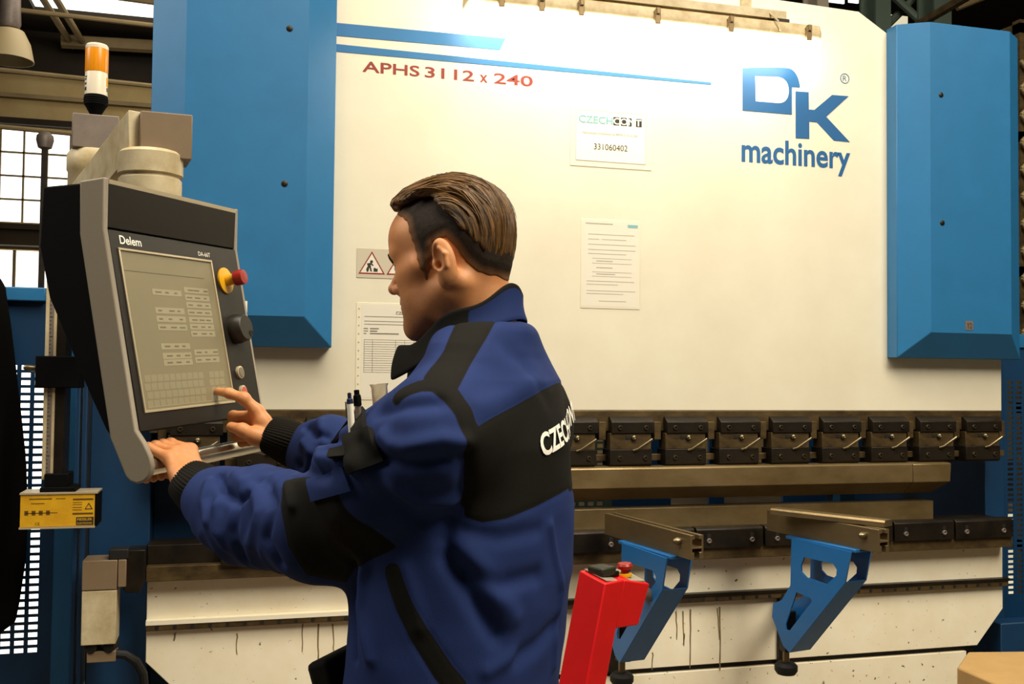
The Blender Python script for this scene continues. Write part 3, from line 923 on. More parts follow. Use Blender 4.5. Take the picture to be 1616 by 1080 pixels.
# right hand slotted guard and its frame
t = thing('slotted_guard', (3.5, 3.72, 0), 'blue slotted sheet guard at the right edge of the photo', 'machine guard')
slotted(3.14, 4.2, .2, 1.62, 3.7, 14, 42, .046, .0222, .028, .012, 3.245, 1.455).build('slotted_sheet', M['blued'], t)
MB().box(3.08, 3.68, 0, 3.14, 3.76, 1.66).box(3.05, 3.69, 1.6, 4.2, 3.75, 1.66).build('guard_frame', M['blue'], t, .004)
# left hand slotted guard
t = thing('slotted_guard', (-.7, 3.62, 0), 'blue slotted sheet guard at the left edge beside the hanging black jacket', 'machine guard')
slotted(-1.5, -.55, .0, 1.68, 3.6, 14, 38, .0405, .0247, .0275, .0145, -1.158, 1.472).build('slotted_sheet', M['blued'], t)
MB().box(-1.5, 3.57, 1.68, -.60, 3.63, 1.725).box(-.56, 3.58, 0, -.50, 3.66, 1.70).build('guard_frame', M['blue'], t, .004)

# laser guard at the left
t = thing('laser_guard', (-.5, 3.2, 1.1), 'black and grey laser guard carrier with scale rail and yellow label box', 'laser guard')
rl = MB().box(-.535, 3.19, 1.14, -.505, 3.215, 1.86).build('scale_rail', M['beige'], t, .001)
MB().box(-.524, 3.1885, 1.14, -.512, 3.1905, 1.86).build('scale_strip', M['purple'], rl)
m = MB()
for i in range(60):
    z = 1.15+i*.0115
    m.box(-.5235, 3.188, z, -.519+(.004 if i % 5 == 0 else 0), 3.1886, z+.0022)
m.build('scale_marks', M['dink'], rl)
MB().box(-.505, 3.195, 1.12, -.478, 3.30, 1.86).build('column', M['dsteel'], t, .002)
MB().box(-.556, 3.17, 1.405, -.435, 3.26, 1.497).build('slider_block', M['black'], t, .003)
MB().lathe([(.006, 0), (.009, .01), (.009, .03), (.005, .036)], (-.556, 3.2, 1.46), (-1, 0, .1), 12).build('cable_plug', M['bolt'], t)
MB().box(-.525, 3.17, 1.118, -.46, 3.27, 1.158).box(-.535, 3.165, 1.10, -.44, 3.27, 1.120).build('foot_clamp', M['black'], t, .003)
lb = MB().box(-.585, 3.16, 1.006, -.378, 3.26, 1.102).build('label_box', M['black'], t, .003)
MB().box(-.585, 3.155, 1.101, -.378, 3.26, 1.106).box(-.585, 3.155, 1.003, -.384, 3.2, 1.008).build('box_edge', M['edge'], lb)
MB().box(-.583, 3.1585, 1.009, -.386, 3.1602, 1.100).build('yellow_plate', M['ylabel'], lb)
M['bink'] = mat('brown_ink', (96, 66, 8), .6)
m = MB()
yk = 3.1583
for xa, xb, z, h in ((-.445, -.39, 1.085, .005), (-.445, -.39, 1.044, .005), (-.445, -.42, 1.076, .0015), (-.445, -.42, 1.07, .0015), (-.445, -.42, 1.062, .0015), (-.445, -.42, 1.055, .0015), (-.56, -.50, 1.088, .003), (-.49, -.465, 1.088, .002), (-.57, -.485, 1.048, .002), (-.555, -.52, 1.075, .002)):
    m.box(xa, yk-.0003, z-h/2, xb, yk, z+h/2)
for k in range(4):
    m.box(-.572+k*.019, yk-.0003, 1.042, -.562+k*.019, yk, 1.055)
m.build('printed_lines', M['bink'], lb)
plate_curve('warning_triangle', [[(-.413, 1.056), (-.391, 1.056), (-.402, 1.075)], [(-.4095, 1.058), (-.3945, 1.058), (-.402, 1.071)]], (0, yk, 0), X1, Z1, M['dink'], lb, .0002, .0002)
MB().box(-.435, yk-.0004, 1.011, -.388, yk, 1.034).build('maker_field', M['dink'], lb)
lettering('lettering', 'FIESSLER', (-.432, yk-.0004, 1.024), X1, Z1, .040, .007, M['ylabel'], lb, bold=.015)
lettering('lettering', 'ELEKTRONIK', (-.432, yk-.0004, 1.014), X1, Z1, .040, .005, M['ylabel'], lb)
lettering('lettering', 'CE', (-.543, yk-.0001, 1.014), X1, Z1, .012, .008, M['bink'], lb)
MB().box(-.50, 3.26, 1.02, -.42, D+.079, 1.09).build('support_bracket', M['dsteel'], t)

# limit switch box at the left end of the bed
t = thing('switch_box', (-.37, 3.2, .8), 'pale grey switch box on a bracket at the left end of the bed', 'switch box')
MB().box(-.420, 3.2, .655, -.325, 3.30, .812).build('box_body', M['beige'], t, .002)
MB().box(-.421, 3.199, .814, -.325, 3.30, .900).build('box_lid', M['taupe'], t, .002)
MB().box(-.323, 3.2, .82, -.30, 3.28, .90).build('side_plate', M['taupe'], t, .002)
MB().prism([(-.300, .925), (-.248, .925), (-.248, .835), (-.262, .800), (-.300, .800), (-.31, .812)], (0, 3.21, 0), X1, Z1, (0, .09, 0)).build('bracket', M['dsteel'], t, .002)
MB().box(-.35, 3.205, .90, -.295, 3.26, .93).build('clamp_pad', M['rubber'], t, .003)
for x in (-.395, -.345):
    MB().cyl((x, 3.21, .645), (x+.01, 3.26, .645), .017, n=16).build('cable_gland', M['rubber'], t, .002)
MB().box(-.405, 3.215, .60, -.325, 3.28, .632).build('gland_plate', M['taupe'], t, .002)
MB().tube([(-.335, 3.23, .62), (-.30, 3.23, .615), (-.27, 3.24, .59), (-.25, 3.25, .55), (-.24, 3.26, .45), (-.26, 3.27, .2), (-.27, 3.3, .01)], .013, 10).build('cable', M['cable'], t)
# ------------------------------------------------------------------ operator console on its swing arm
CU = np.array([.494386, .868366, .039024])
CV = np.array([-.176295, .056206, .982731])
CN = np.array([.851177, -.492728, .180876])
CO = np.array([-.139956, 1.782389, 1.388501])      # lower left corner of the screen


def K(a, b, c=0.0):
    return CO + CU*a + CV*b + CN*c


con = thing('control_console', K(.18, .15, -.06), 'operator console with grey touch screen hanging from a swing arm', 'control console')
AL, AR = -.022, .385
# end plates: profile in (c, b)
prof = [(.014, .388), (-.003, .306), (-.005, -.034), (.004, -.052)] + [(-.008+.022*math.cos(t), -.089+.022*math.sin(t)) for t in np.linspace(.6, -2.5, 12)] + [(-.040, -.095), (-.054, -.034), (-.050, .306), (-.034, .392)]
prof = [(.014, .388), (-.003, .306), (-.005, -.030), (.006, -.052), (.0135, -.075), (.0145, -.092), (.008, -.106), (-.004, -.114), (-.018, -.116), (-.030, -.110), (-.037, -.100), (-.054, -.034), (-.050, .306), (-.034, .392)]
for a0, a1 in ((AL-.012, AL), (AR, AR+.010)):
    MB().prism(prof, K(a0, 0), CN, CV, CU*(a1-a0)).build('end_plate', M['grey'], con, .003, seg=3)
body = [(.006, .380), (-.012, .306), (-.014, -.030), (-.05, -.034), (-.078, .044), (-.127, .214), (-.130, .301), (-.105, .405), (-.02, .405)]
body = [(.000, .376), (-.010, .304), (-.012, -.028), (-.052, -.034), (-.060, -.02), (-.080, .044), (-.127, .214), (-.130, .301), (-.105, .398), (-.034, .388)]
MB().prism(body, K(AL-.011, 0), CN, CV, CU*(AR-AL+.02)).build('housing', M['black'], con, .003)
# fascia above the bezel
MB().prism([(.012, .379), (-.005, .309), (-.03, .309), (-.03, .381)], K(AL, 0), CN, CV, CU*(AR-AL)).build('fascia', M['fascia'], con, .001)
MB().prism([(.014, .386), (.012, .379), (-.03, .381), (-.03, .389)], K(AL, 0), CN, CV, CU*(AR-AL)).build('top_trim', M['edge'], con)
# bezel with a real opening
bz = MB()
sa0, sa1_, sb0, sb1 = 0.0, .282, .0, .272
c0, c1 = -.012, -.0035
for a0, b0, a1, b1 in ((AL, -.032, AR, sb0-.004), (AL, sb1+.004, AR, .305), (AL, sb0-.004, sa0-.004, sb1+.004), (sa1_+.004, sb0-.004, AR, sb1+.004)):
    bz.add([K(a0, b0, c0), K(a1, b0, c0), K(a1, b1, c0), K(a0, b1, c0), K(a0, b0, c1), K(a1, b0, c1), K(a1, b1, c1), K(a0, b1, c1)],
           [(0, 3, 2, 1), (4, 5, 6, 7), (0, 1, 5, 4), (1, 2, 6, 5), (2, 3, 7, 6), (3, 0, 4, 7)])
bezel = bz.build('bezel', M['bezel'], con)
fr = MB()


def kb(m, a0, b0, a1, b1, c0, c1):
    m.add([K(a0, b0, c0), K(a1, b0, c0), K(a1, b1, c0), K(a0, b1, c0), K(a0, b0, c1), K(a1, b0, c1), K(a1, b1, c1), K(a0, b1, c1)],
          [(0, 3, 2, 1), (4, 5, 6, 7), (0, 1, 5, 4), (1, 2, 6, 5), (2, 3, 7, 6), (3, 0, 4, 7)])
    return m


kb(fr, -.004, -.004, .286, .0, -.012, -.0015)
kb(fr, -.004, .272, .286, .276, -.012, -.0015)
kb(fr, -.004, 0, 0, .272, -.012, -.0015)
kb(fr, .282, 0, .286, .272, -.012, -.0015)
fr.build('screen_frame', M['edge'], con, .0006)
M['screen'] = mat('touch_screen', (126, 116, 88), .5, var=.06, scale=8, emit=(130, 122, 92), estr=.22)
M['field'] = mat('screen_fields', (146, 136, 108), .4, emit=(154, 144, 112), estr=.24)
M['sink'] = mat('screen_dark_marks', (110, 102, 78), .3)
sc_ = kb(MB(), 0, 0, .282, .272, -.012, -.0045).build('touch_screen', M['screen'], con)
ff = MB()
ti = MB()
for a0, a1, bs in ((.075, .165, (.205, .172, .157, .142, .108, .091, .079)), (.175, .258, (.213, .199, .185, .171, .157, .144, .131, .096, .082))):
    for b in bs:
        ff.cur = 0; kb(ff, a0, b-.0055, a1, b+.0055, -.0048, -.0042)
        for k in range(3):
            aa = a0+.006+random.uniform(0, .008)+k*(a1-a0-.02)/2.4
            ff.cur = 1; kb(ff, aa, b-.0012, aa+random.uniform(.008, .018), b+.0012, -.0044, -.0039)
ff.cur = 0; kb(ff, .010, .004, .24, .0055, -.0048, -.0042)
for r in range(4):
    for k in range(14):
        if k != 10:
            kb(ff, .010+k*.0178, -.0 + .001+r*.0, .0101+k*.0178, .0012, -.0048, -.0042)
ff.cur = 1; kb(ff, .0, .238, .25, .2390, -.0048, -.0040)
ff.build('screen_fields', [M['field'], M['sink']], sc_)
kk = MB()
for b in (.004, .020, .036, .052, .064):
    kb(kk, .008, b-.0006, .262, b+.0006, -.0048, -.0042)
for k in range(15):
    if k not in (11,):
        kb(kk, .008+k*.0178, .004, .0088+k*.0178, .052, -.0048, -.0042)
kk = MB() if False else kk
kk.build('key_grid', M['sink'], sc_) if False else None
# soft keyboard at the foot of the screen
kbm = MB()
for r in range(4):
    for k in range(14):
        if k != 10:
            a = .010+k*.0182+(r % 2)*.003
            kb(kbm, a, .004+r*.0145-.0, a+.0168, .016+r*.0145, -.0048, -.0043)
ks = kbm.build('soft_keys', M['screen'], sc_)
M['skey'] = mat('soft_key_tone', (136, 126, 98), .3, emit=(138, 130, 98), estr=.24)
ks.data.materials[0] = M['skey']
lettering('lettering', 'Delem', K(.004, .283), CU, CV, .060, .015, M['wtxt'], bezel, bold=.018, lift=-.0030)
lettering('lettering', 'DA-66T', K(.243, .282), CU, CV, .042, .0085, M['wtxt'], bezel, bold=.0, lift=-.0032)
# controls
e = MB().lathe([(.0, -.004), (.026, -.004), (.026, .0), (.012, .002)], K(.325, .238), CN, 36).build('emergency_stop', M['yellow'], con)
MB().lathe([(.011, .0), (.011, .012), (.0095, .018)], K(.325, .238), CN, 24).build('button_collar', M['yellow'], e)
MB().lathe([(.0085, .014), (.009, .018), (.0145, .021), (.0155, .034), (.014, .0395), (.0, .0405)], K(.325, .238), CN, 28).build('button_cap', M['redp'], e)
kn = MB().lathe([(.0, -.004), (.029, -.004), (.0295, .004), (.0265, .020), (.024, .0225), (.0, .0225)], K(.333, .140), CN, 40).build('hand_wheel', M['black'], con)
kn.data.materials[0] = mat('hand_wheel_plastic', (34, 30, 24), .45)
MB().lathe([(.0, .0215), (.006, .0215), (.006, .0235), (.0, .0225)], K(.347, .128), CN, 14).build('finger_dimple', M['rubber'], kn)
M['pbtn'] = mat('push_button_face', (128, 118, 98), .4)
M['rbtn'] = mat('red_push_button_face', (196, 92, 78), .4)
for b, m_, lb in ((.054, 'pbtn', 'grey push button'), (.0155, 'rbtn', 'red push button')):
    r_ = MB().lathe([(.0, -.004), (.0125, -.004), (.0125, .001), (.0095, .002), (.0095, .0)], K(.321, b), CN, 28).build('push_button', M['edge'], con, label=lb)
    MB().lathe([(.0, .0), (.0094, .0), (.009, .003), (.0, .0035)], K(.321, b), CN, 24).build('button_face', M[m_], r_)
m = kb(MB(), .3205, .048, .3215, .060, .0, .0037)
m.build('button_mark', M['dink'], r_) if False else None
# handle tube between the end plates
MB().cyl(K(AL, -.092, -.012), K(AR+.0, -.092, -.012), .0155, n=28).build('handle', M['chrome'], con, .001)
# swivel on top of the housing and the arm behind
q = K(.20, .39, -.075)
sw = np.array([q[0], q[1], 0])
J = W(238, 262, 2.02)
m = MB().lathe([(.058, -.12), (.060, -.115), (.060, .010), (.056, .014), (.056, .018), (.062, .020), (.062, .060), (.056, .066), (.050, .068)], J-np.array([0, 0, .04]), (0, 0, 1), 40)
m.build('swivel_joint', M['beige'], con)
T1 = W(241, 211, 2.0)
ad = nrm(np.array([-.42, .62, -.0]))
e2 = np.array([-ad[1], ad[0], 0])
far = T1+ad*.0
vdir = nrm(W(112, 292, 2.42)-W(203, 210, 1.98))
fr1 = nrm(np.array([.90, -.43, 0.0]))
# near end block and sloping arm
hx = nrm(RT + FW*.45)
hy = np.array([0, 0, 1.0])
hz = np.cross(hx, hy)
c0 = W(242, 211, 1.98)
MB().obox(c0+FW*.062, hx, hz, hy, .098, .09, .090).build('arm_end_block', M['taupe'], con, .002)
pa = [W(203, 173, 1.985), W(203, 246, 1.985), W(165, 292, 2.10), W(150, 330, 2.3), W(112, 292, 2.38)]
pa[3] = W(112, 345, 2.38)
th_ = hx*.05+FW*.03
MB().add(pa+[p+th_ for p in pa], [(0, 1, 2, 3, 4), (9, 8, 7, 6, 5)]+[(i, (i+1) % 5, 5+(i+1) % 5, 5+i) for i in range(5)]).build('swing_arm', M['beige'], con, .002)
c2 = W(150, 214, 2.50)
MB().obox(c2, hx, hz, hy, .105, .10, .082).build('arm_rear_block', M['purple'], con, .002)
MB().lathe([(.060, -.36), (.060, -.055), (.063, -.05), (.063, -.012), (.055, 0)], c2-hy*.041, (0, 0, 1), 36).build('rear_joint', M['beige'], con)
e_ = np.array([-.34, D+.10, c2[2]-.36])
MB().obox((c2-hy*.36+e_)/2, nrm(np.cross(e_-c2+hy*.36, hy)), nrm(e_-c2+hy*.36), hy, .08, np.linalg.norm((e_-c2+hy*.36)), .08).build('wall_bracket', M['beige'], con, .003)

# signal tower on the rear block
b0 = c2+hy*.041
t = thing('signal_tower', b0, 'signal tower with orange lens standing on the grey block above the console', 'signal light')
s_ = 2.5/1600
MB().lathe([(.010, 0), (.011, .006), (.024, .030), (.0275, .034), (.0275, .056), (.026, .058)], b0, (0, 0, 1), 32).build('tower_base', M['black'], t)
m = MB()
for z in (.038, .043, .048):
    m.lathe([(.027, 0), (.0285, .001), (.0285, .003), (.027, .004)], b0+hy*z, (0, 0, 1), 32)
m.build('base_rings', M['black'], t)
cl = MB().lathe([(.0265, .056), (.0265, .112), (.026, .114)], b0, (0, 0, 1), 32).build('clear_section', M['lens'], t)
MB().lathe([(.0265, .114), (.0270, .116), (.0270, .170), (.0265, .172)], b0, (0, 0, 1), 48).build('orange_lens', M['orange'], t)
MB().lathe([(.027, .172), (.027, .180), (.024, .184), (.0, .185)], b0, (0, 0, 1), 32).build('tower_cap', M['lens'], t)
m = MB()
m2 = MB()
cdir = nrm(np.array([-b0[0], -b0[1], 0]))
for ang, zz, h in ((-1.15, .070, .008), (-1.15, .083, .004), (-1.15, .094, .003), (-1.1, .100, .003), (1.2, .070, .003), (1.2, .075, .003)):
    ca, sa_ = math.cos(ang), math.sin(ang)
    dd = np.array([cdir[0]*ca-cdir[1]*sa_, cdir[0]*sa_+cdir[1]*ca, 0])
    (m).obox(b0+hy*zz+dd*.0263, np.array([-dd[1], dd[0], 0]), dd, hy, .008, .001, h)
m.build('printed_marks', M['dink'], cl)
ca, sa_ = math.cos(1.2), math.sin(1.2)
dd = np.array([cdir[0]*ca-cdir[1]*sa_, cdir[0]*sa_+cdir[1]*ca, 0])
m2.obox(b0+hy*.092+dd*.0262, np.array([-dd[1], dd[0], 0]), dd, hy, .010, .001, .022)
m2.build('yellow_sticker', M['yellow'], cl)
# ------------------------------------------------------------------ the worker: implicit surfaces meshed with surface nets
PF = nrm((-.82, .57, 0))
PL = np.array([-PF[1], PF[0], 0.0])          # the worker's left
PZ = np.array([0, 0, 1.0])
_rng = np.random.RandomState(7)
_tab = _rng.rand(64, 64, 64)


def vnoise(P):
    i = np.floor(P).astype(int)
    f = P-i
    f = f*f*(3-2*f)
    i &= 63
    j = (i+1) & 63
    x0, y0, z0, x1, y1, z1 = i[:, 0], i[:, 1], i[:, 2], j[:, 0], j[:, 1], j[:, 2]
    fx, fy, fz = f[:, 0], f[:, 1], f[:, 2]
    a = _tab[x0, y0, z0]*(1-fx)+_tab[x1, y0, z0]*fx
    b = _tab[x0, y1, z0]*(1-fx)+_tab[x1, y1, z0]*fx
    c = _tab[x0, y0, z1]*(1-fx)+_tab[x1, y0, z1]*fx
    d = _tab[x0, y1, z1]*(1-fx)+_tab[x1, y1, z1]*fx
    return (a*(1-fy)+b*fy)*(1-fz)+(c*(1-fy)+d*fy)*fz


def smin(a, b, k):
    h = np.clip(.5+.5*(b-a)/k, 0, 1)
    return b+(a-b)*h-k*h*(1-h)


def smax(a, b, k):
    return -smin(-a, -b, k)


def capsule(P, a, b, ra, rb=None):
    a, b = np.asarray(a, float), np.asarray(b, float)
    rb = ra if rb is None else rb
    ab = b-a
    t = np.clip((P-a)@ab/(ab@ab), 0, 1)
    return np.linalg.norm(P-a-t[:, None]*ab, axis=1)-(ra+(rb-ra)*t)


def chain(P, pts, rs, k=.012):
    d = None
    for i in range(len(pts)-1):
        c = capsule(P, pts[i], pts[i+1], rs[i], rs[i+1])
        d = c if d is None else smin(d, c, k)
    return d


def ellip(P, c, r, B=None):
    q = P-np.asarray(c, float)
    if B is not None:
        q = q@np.asarray(B).T
    r = np.asarray(r, float)
    k0 = np.linalg.norm(q/r, axis=1)
    k1 = np.linalg.norm(q/(r*r), axis=1)
    return k0*(k0-1)/np.maximum(k1, 1e-9)


def grad(f, P, e=.0015):
    g = np.stack([f(P+np.eye(3)[i]*e)-f(P-np.eye(3)[i]*e) for i in range(3)], 1)/(2*e)
    return g


def surf_nets(f, lo, hi, h, newton=1):
    lo, hi = np.asarray(lo, float), np.asarray(hi, float)
    nc = np.ceil((hi-lo)/(4*h)).astype(int)+1
    gx, gy, gz = np.meshgrid(*[lo[i]+np.arange(nc[i])*4*h for i in range(3)], indexing='ij')
    Dc = f(np.stack([gx.ravel(), gy.ravel(), gz.ravel()], 1)).reshape(nc)
    Dm = np.repeat(np.repeat(np.repeat(Dc, 4, 0), 4, 1), 4, 2)
    n = Dm.shape
    act = np.abs(Dm) < 4*h*2.4
    I = np.argwhere(act)
    P = lo + (I-1.5)*h          # node offset so that every coarse node is the centre of its block
    Dm[act] = np.concatenate([f(q) for q in np.array_split(P, max(1, len(P)//400000))])
    s = Dm < 0
    cell = np.zeros((n[0]-1, n[1]-1, n[2]-1), np.int8)
    for dx in (0, 1):
        for dy in (0, 1):
            for dz in (0, 1):
                cell += s[dx:n[0]-1+dx, dy:n[1]-1+dy, dz:n[2]-1+dz]
    ac = (cell > 0) & (cell < 8)
    C = np.argwhere(ac)
    idx = -np.ones(ac.shape, int)
    idx[ac] = np.arange(len(C))
    acc, cnt = np.zeros((len(C), 3)), np.zeros(len(C))
    cor = [(a, b, c) for a in (0, 1) for b in (0, 1) for c in (0, 1)]
    for a in cor:
        for ax in range(3):
            if a[ax] == 0:
                b = list(a)
                b[ax] = 1
                da = Dm[C[:, 0]+a[0], C[:, 1]+a[1], C[:, 2]+a[2]]
                db = Dm[C[:, 0]+b[0], C[:, 1]+b[1], C[:, 2]+b[2]]
                m = (da < 0) != (db < 0)
                t = np.where(m, da/np.where(m, da-db, 1), 0)
                p = np.tile(np.array(a, float), (len(C), 1))
                p[:, ax] += t
                acc += p*m[:, None]
                cnt += m
    V = lo + (C+acc/np.maximum(cnt, 1)[:, None]-1.5)*h
    faces = []
    for ax in range(3):
        o1, o2 = [(1, 2), (2, 0), (0, 1)][ax]
        sl0 = [slice(None)]*3
        sl1 = [slice(None)]*3
        sl0[ax], sl1[ax] = slice(0, n[ax]-1), slice(1, n[ax])
        e = s[tuple(sl0)] != s[tuple(sl1)]
        E = np.argwhere(e)
        E = E[(E[:, o1] > 0) & (E[:, o2] > 0) & (E[:, o1] < n[o1]-1) & (E[:, o2] < n[o2]-1)]
        inside = s[E[:, 0], E[:, 1], E[:, 2]]
        q = []
        for a, b in ((-1, -1), (0, -1), (0, 0), (-1, 0)):
            c = E.copy()
            c[:, o1] += a
            c[:, o2] += b
            q.append(idx[c[:, 0], c[:, 1], c[:, 2]])
        q = np.stack(q, 1)
        q[~inside] = q[~inside][:, ::-1]
        faces.append(q[(q >= 0).all(1)])
    Fc = np.concatenate(faces)
    for _ in range(newton):
        d = f(V)
        g = grad(f, V)
        st = (d/np.maximum((g*g).sum(1), .25))[:, None]*g
        ln = np.linalg.norm(st, axis=1, keepdims=True)
        V = V-st*np.minimum(1, .7*h/np.maximum(ln, 1e-9))
    return V, Fc


def vnormals(V, Fc):
    a = np.cross(V[Fc[:, 2]]-V[Fc[:, 0]], V[Fc[:, 3]]-V[Fc[:, 1]])
    N = np.zeros_like(V)
    for i in range(4):
        np.add.at(N, Fc[:, i], a)
    return N/np.maximum(np.linalg.norm(N, axis=1, keepdims=True), 1e-12)


def np_mesh(name, V, Fc, m, parent, attrs=None, label=None, sharp=180, keep_sharp=None):
    me = bpy.data.meshes.new(name)
    Vl = V-(ORI[parent] if parent is not None else 0)
    me.vertices.add(len(V))
    me.vertices.foreach_set('co', Vl.astype(np.float32).ravel())
    me.loops.add(Fc.size)
    me.loops.foreach_set('vertex_index', Fc.astype(np.int32).ravel())
    me.polygons.add(len(Fc))
    me.polygons.foreach_set('loop_start', np.arange(0, Fc.size, Fc.shape[1], dtype=np.int32))
    me.update(calc_edges=True)
    me.validate()
    for k, v in (attrs or {}).items():
        if v.ndim == 1:
            at = me.attributes.new(k, 'FLOAT', 'POINT')
            at.data.foreach_set('value', v.astype(np.float32))
        else:
            at = me.attributes.new(k, 'FLOAT_VECTOR', 'POINT')
            at.data.foreach_set('vector', v.astype(np.float32).ravel())
    me.materials.append(m)
    return link(name, me, parent, 0, label, sharp)


def raycast(f, px, py, d0=.9, d1=2.4, n=90):
    r = np.array([ray(a, b) for a, b in zip(np.ravel(px), np.ravel(py))])
    t = np.full(len(r), d0)
    for _ in range(n):
        d = f(CAM+r*t[:, None])
        t = np.minimum(t+np.clip(d, -.02, .1)*.8, d1)
    return CAM+r*t[:, None]


# ---- figure landmarks (world metres)
BC = W(735, 604, 1.5)


def zpy(py, d=1.5):
    return W(735, py, d)[2]


def LPt(f, l, z):
    return np.array([BC[0], BC[1], 0]) + PF*f + PL*l + PZ*z


SH_L = W(696, 688, 1.325)
EL_L = W(508, 830, 1.465)
WR_L = W(303, 767, 1.655)
_r = SH_L-BC
SH_R = LPt(_r@PF, -.164, SH_L[2])
EL_R = W(640, 795, 1.77)
MID_R = W(525, 722, 1.83)
WR_R = W(437, 694, 1.87)

TS = [(505, 772, .062, .082), (525, 771, .068, .105), (545, 772, .070, .135), (565, 774, .074, .155), (600, 770, .096, .170), (650, 748, .128, .174), (700, 738, .148, .176), (800, 738, .152, .180),
      (900, 735, .152, .190), (1000, 728, .146, .200), (1080, 718, .144, .204), (1180, 713, .144, .206)]
TZ = np.array([zpy(t[0]) for t in TS])[::-1]
TXY = np.array([W(t[1], t[0], 1.5)[:2] for t in TS])[::-1]
TA = np.array([t[2] for t in TS])[::-1]
TB = np.array([t[3] for t in TS])[::-1]


def torso(P, shrink=0.0, zlo=.93, zhi=None):
    z = P[:, 2]
    cx, cy = np.interp(z, TZ, TXY[:, 0]), np.interp(z, TZ, TXY[:, 1])
    a, b = np.interp(z, TZ, TA)-shrink, np.interp(z, TZ, TB)-shrink
    dx, dy = P[:, 0]-cx, P[:, 1]-cy
    f, l = dx*PF[0]+dy*PF[1], dx*PL[0]+dy*PL[1]
    rho = ((np.abs(f)/a)**2.3+(np.abs(l)/b)**2.3)**(1/2.3)
    d = (rho-1)*np.minimum(a, b)
    d = smax(d, z-((zhi or TZ[-1])-shrink), .02)
    return smax(d, zlo-z, .012)


SLV_L = [SH_L, SH_L*.5+EL_L*.5, EL_L, W(402, 815, 1.585), W(352, 796, 1.622), W(331, 786, 1.638)]
SLR_L = [.080, .081, .076, .070, .056, .040]
SLV_R = [SH_R, EL_R, MID_R, W(505, 715, 1.84), W(494, 712, 1.845)]
SLR_R = [.080, .076, .064, .056, .044]


def arms(P):
    return np.minimum(chain(P, SLV_L, SLR_L, .03), chain(P, SLV_R, SLR_R, .03))


def jacket_sdf(P):
    return smin(torso(P), arms(P), .045)


def seg_param(P, a, b):
    ab = b-a
    t = (P-a)@ab/(ab@ab)
    q = P-a-t[:, None]*ab
    return t, q


# crease polylines traced onto the near surface: (pixels, width, height)
CREASES = [([(606, 690), (618, 702), (640, 706), (700, 694), (735, 700)], .011, .010), ([(575, 700), (592, 722), (640, 735), (700, 728)], .010, -.009),
           ([(600, 650), (640, 640), (690, 636)], .012, -.008), ([(560, 735), (600, 762), (660, 790), (720, 790)], .013, .008), ([(600, 760), (650, 815), (700, 830)], .012, -.007),
           ([(345, 748), (352, 775), (375, 790), (400, 778), (410, 758)], .008, -.012), ([(372, 752), (385, 765)], .010, .008), ([(330, 760), (322, 790), (330, 822)], .010, .009),
           ([(420, 762), (432, 800), (420, 850), (440, 888)], .010, -.010), ([(405, 765), (408, 810), (395, 860)], .012, .009), ([(375, 800), (372, 840), (385, 876)], .010, -.008),
           ([(345, 800), (345, 835), (355, 860)], .010, .006), ([(455, 765), (462, 800)], .008, .007),
           ([(705, 880), (740, 935), (785, 1005)], .013, -.012), ([(735, 870), (775, 925), (812, 975)], .016, .008), ([(735, 905), (790, 925), (850, 910)], .013, -.008), ([(735, 840), (790, 850), (850, 838)], .012, -.005),
           ([(575, 890), (572, 960), (585, 1040)], .010, .008), ([(560, 890), (556, 960), (560, 1040)], .007, -.007), ([(640, 900), (655, 960), (660, 990)], .012, .006),
           ([(870, 830), (885, 930), (872, 1050)], .008, .005), ([(820, 1040), (850, 1020), (878, 985)], .014, -.008), ([(770, 1060), (810, 1035)], .012, .006),
           ([(790, 540), (830, 575), (860, 620)], .018, -.004), ([(760, 640), (800, 625), (850, 600)], .014, .004), ([(735, 720), (733, 790), (700, 850)], .012, -.010),
           ([(483, 672), (500, 690), (540, 692)], .008, -.010), ([(478, 700), (498, 722), (540, 730)], .009, .008), ([(470, 735), (492, 748), (520, 752)], .009, -.009), ([(505, 668), (512, 700), (505, 742)], .008, .006)]


def poly_dist(P, pts):
    d = None
    for i in range(len(pts)-1):
        c = capsule(P, pts[i], pts[i+1], 0.0)
        d = c if d is None else np.minimum(d, c)
    return d


def densify(pl, step=12):
    out = []
    for (x0, y0), (x1, y1) in zip(pl[:-1], pl[1:]):
        k = max(1, int(math.hypot(x1-x0, y1-y0)/step))
        out += [(x0+(x1-x0)*i/k, y0+(y1-y0)*i/k) for i in range(k)]
    return out+[pl[-1]]


def trace(pl, f=None):
    q = densify(pl)
    return raycast(f or jacket_sdf, [a[0] for a in q], [a[1] for a in q])


CR3 = [(trace(pl), w, h) for pl, w, h in CREASES]


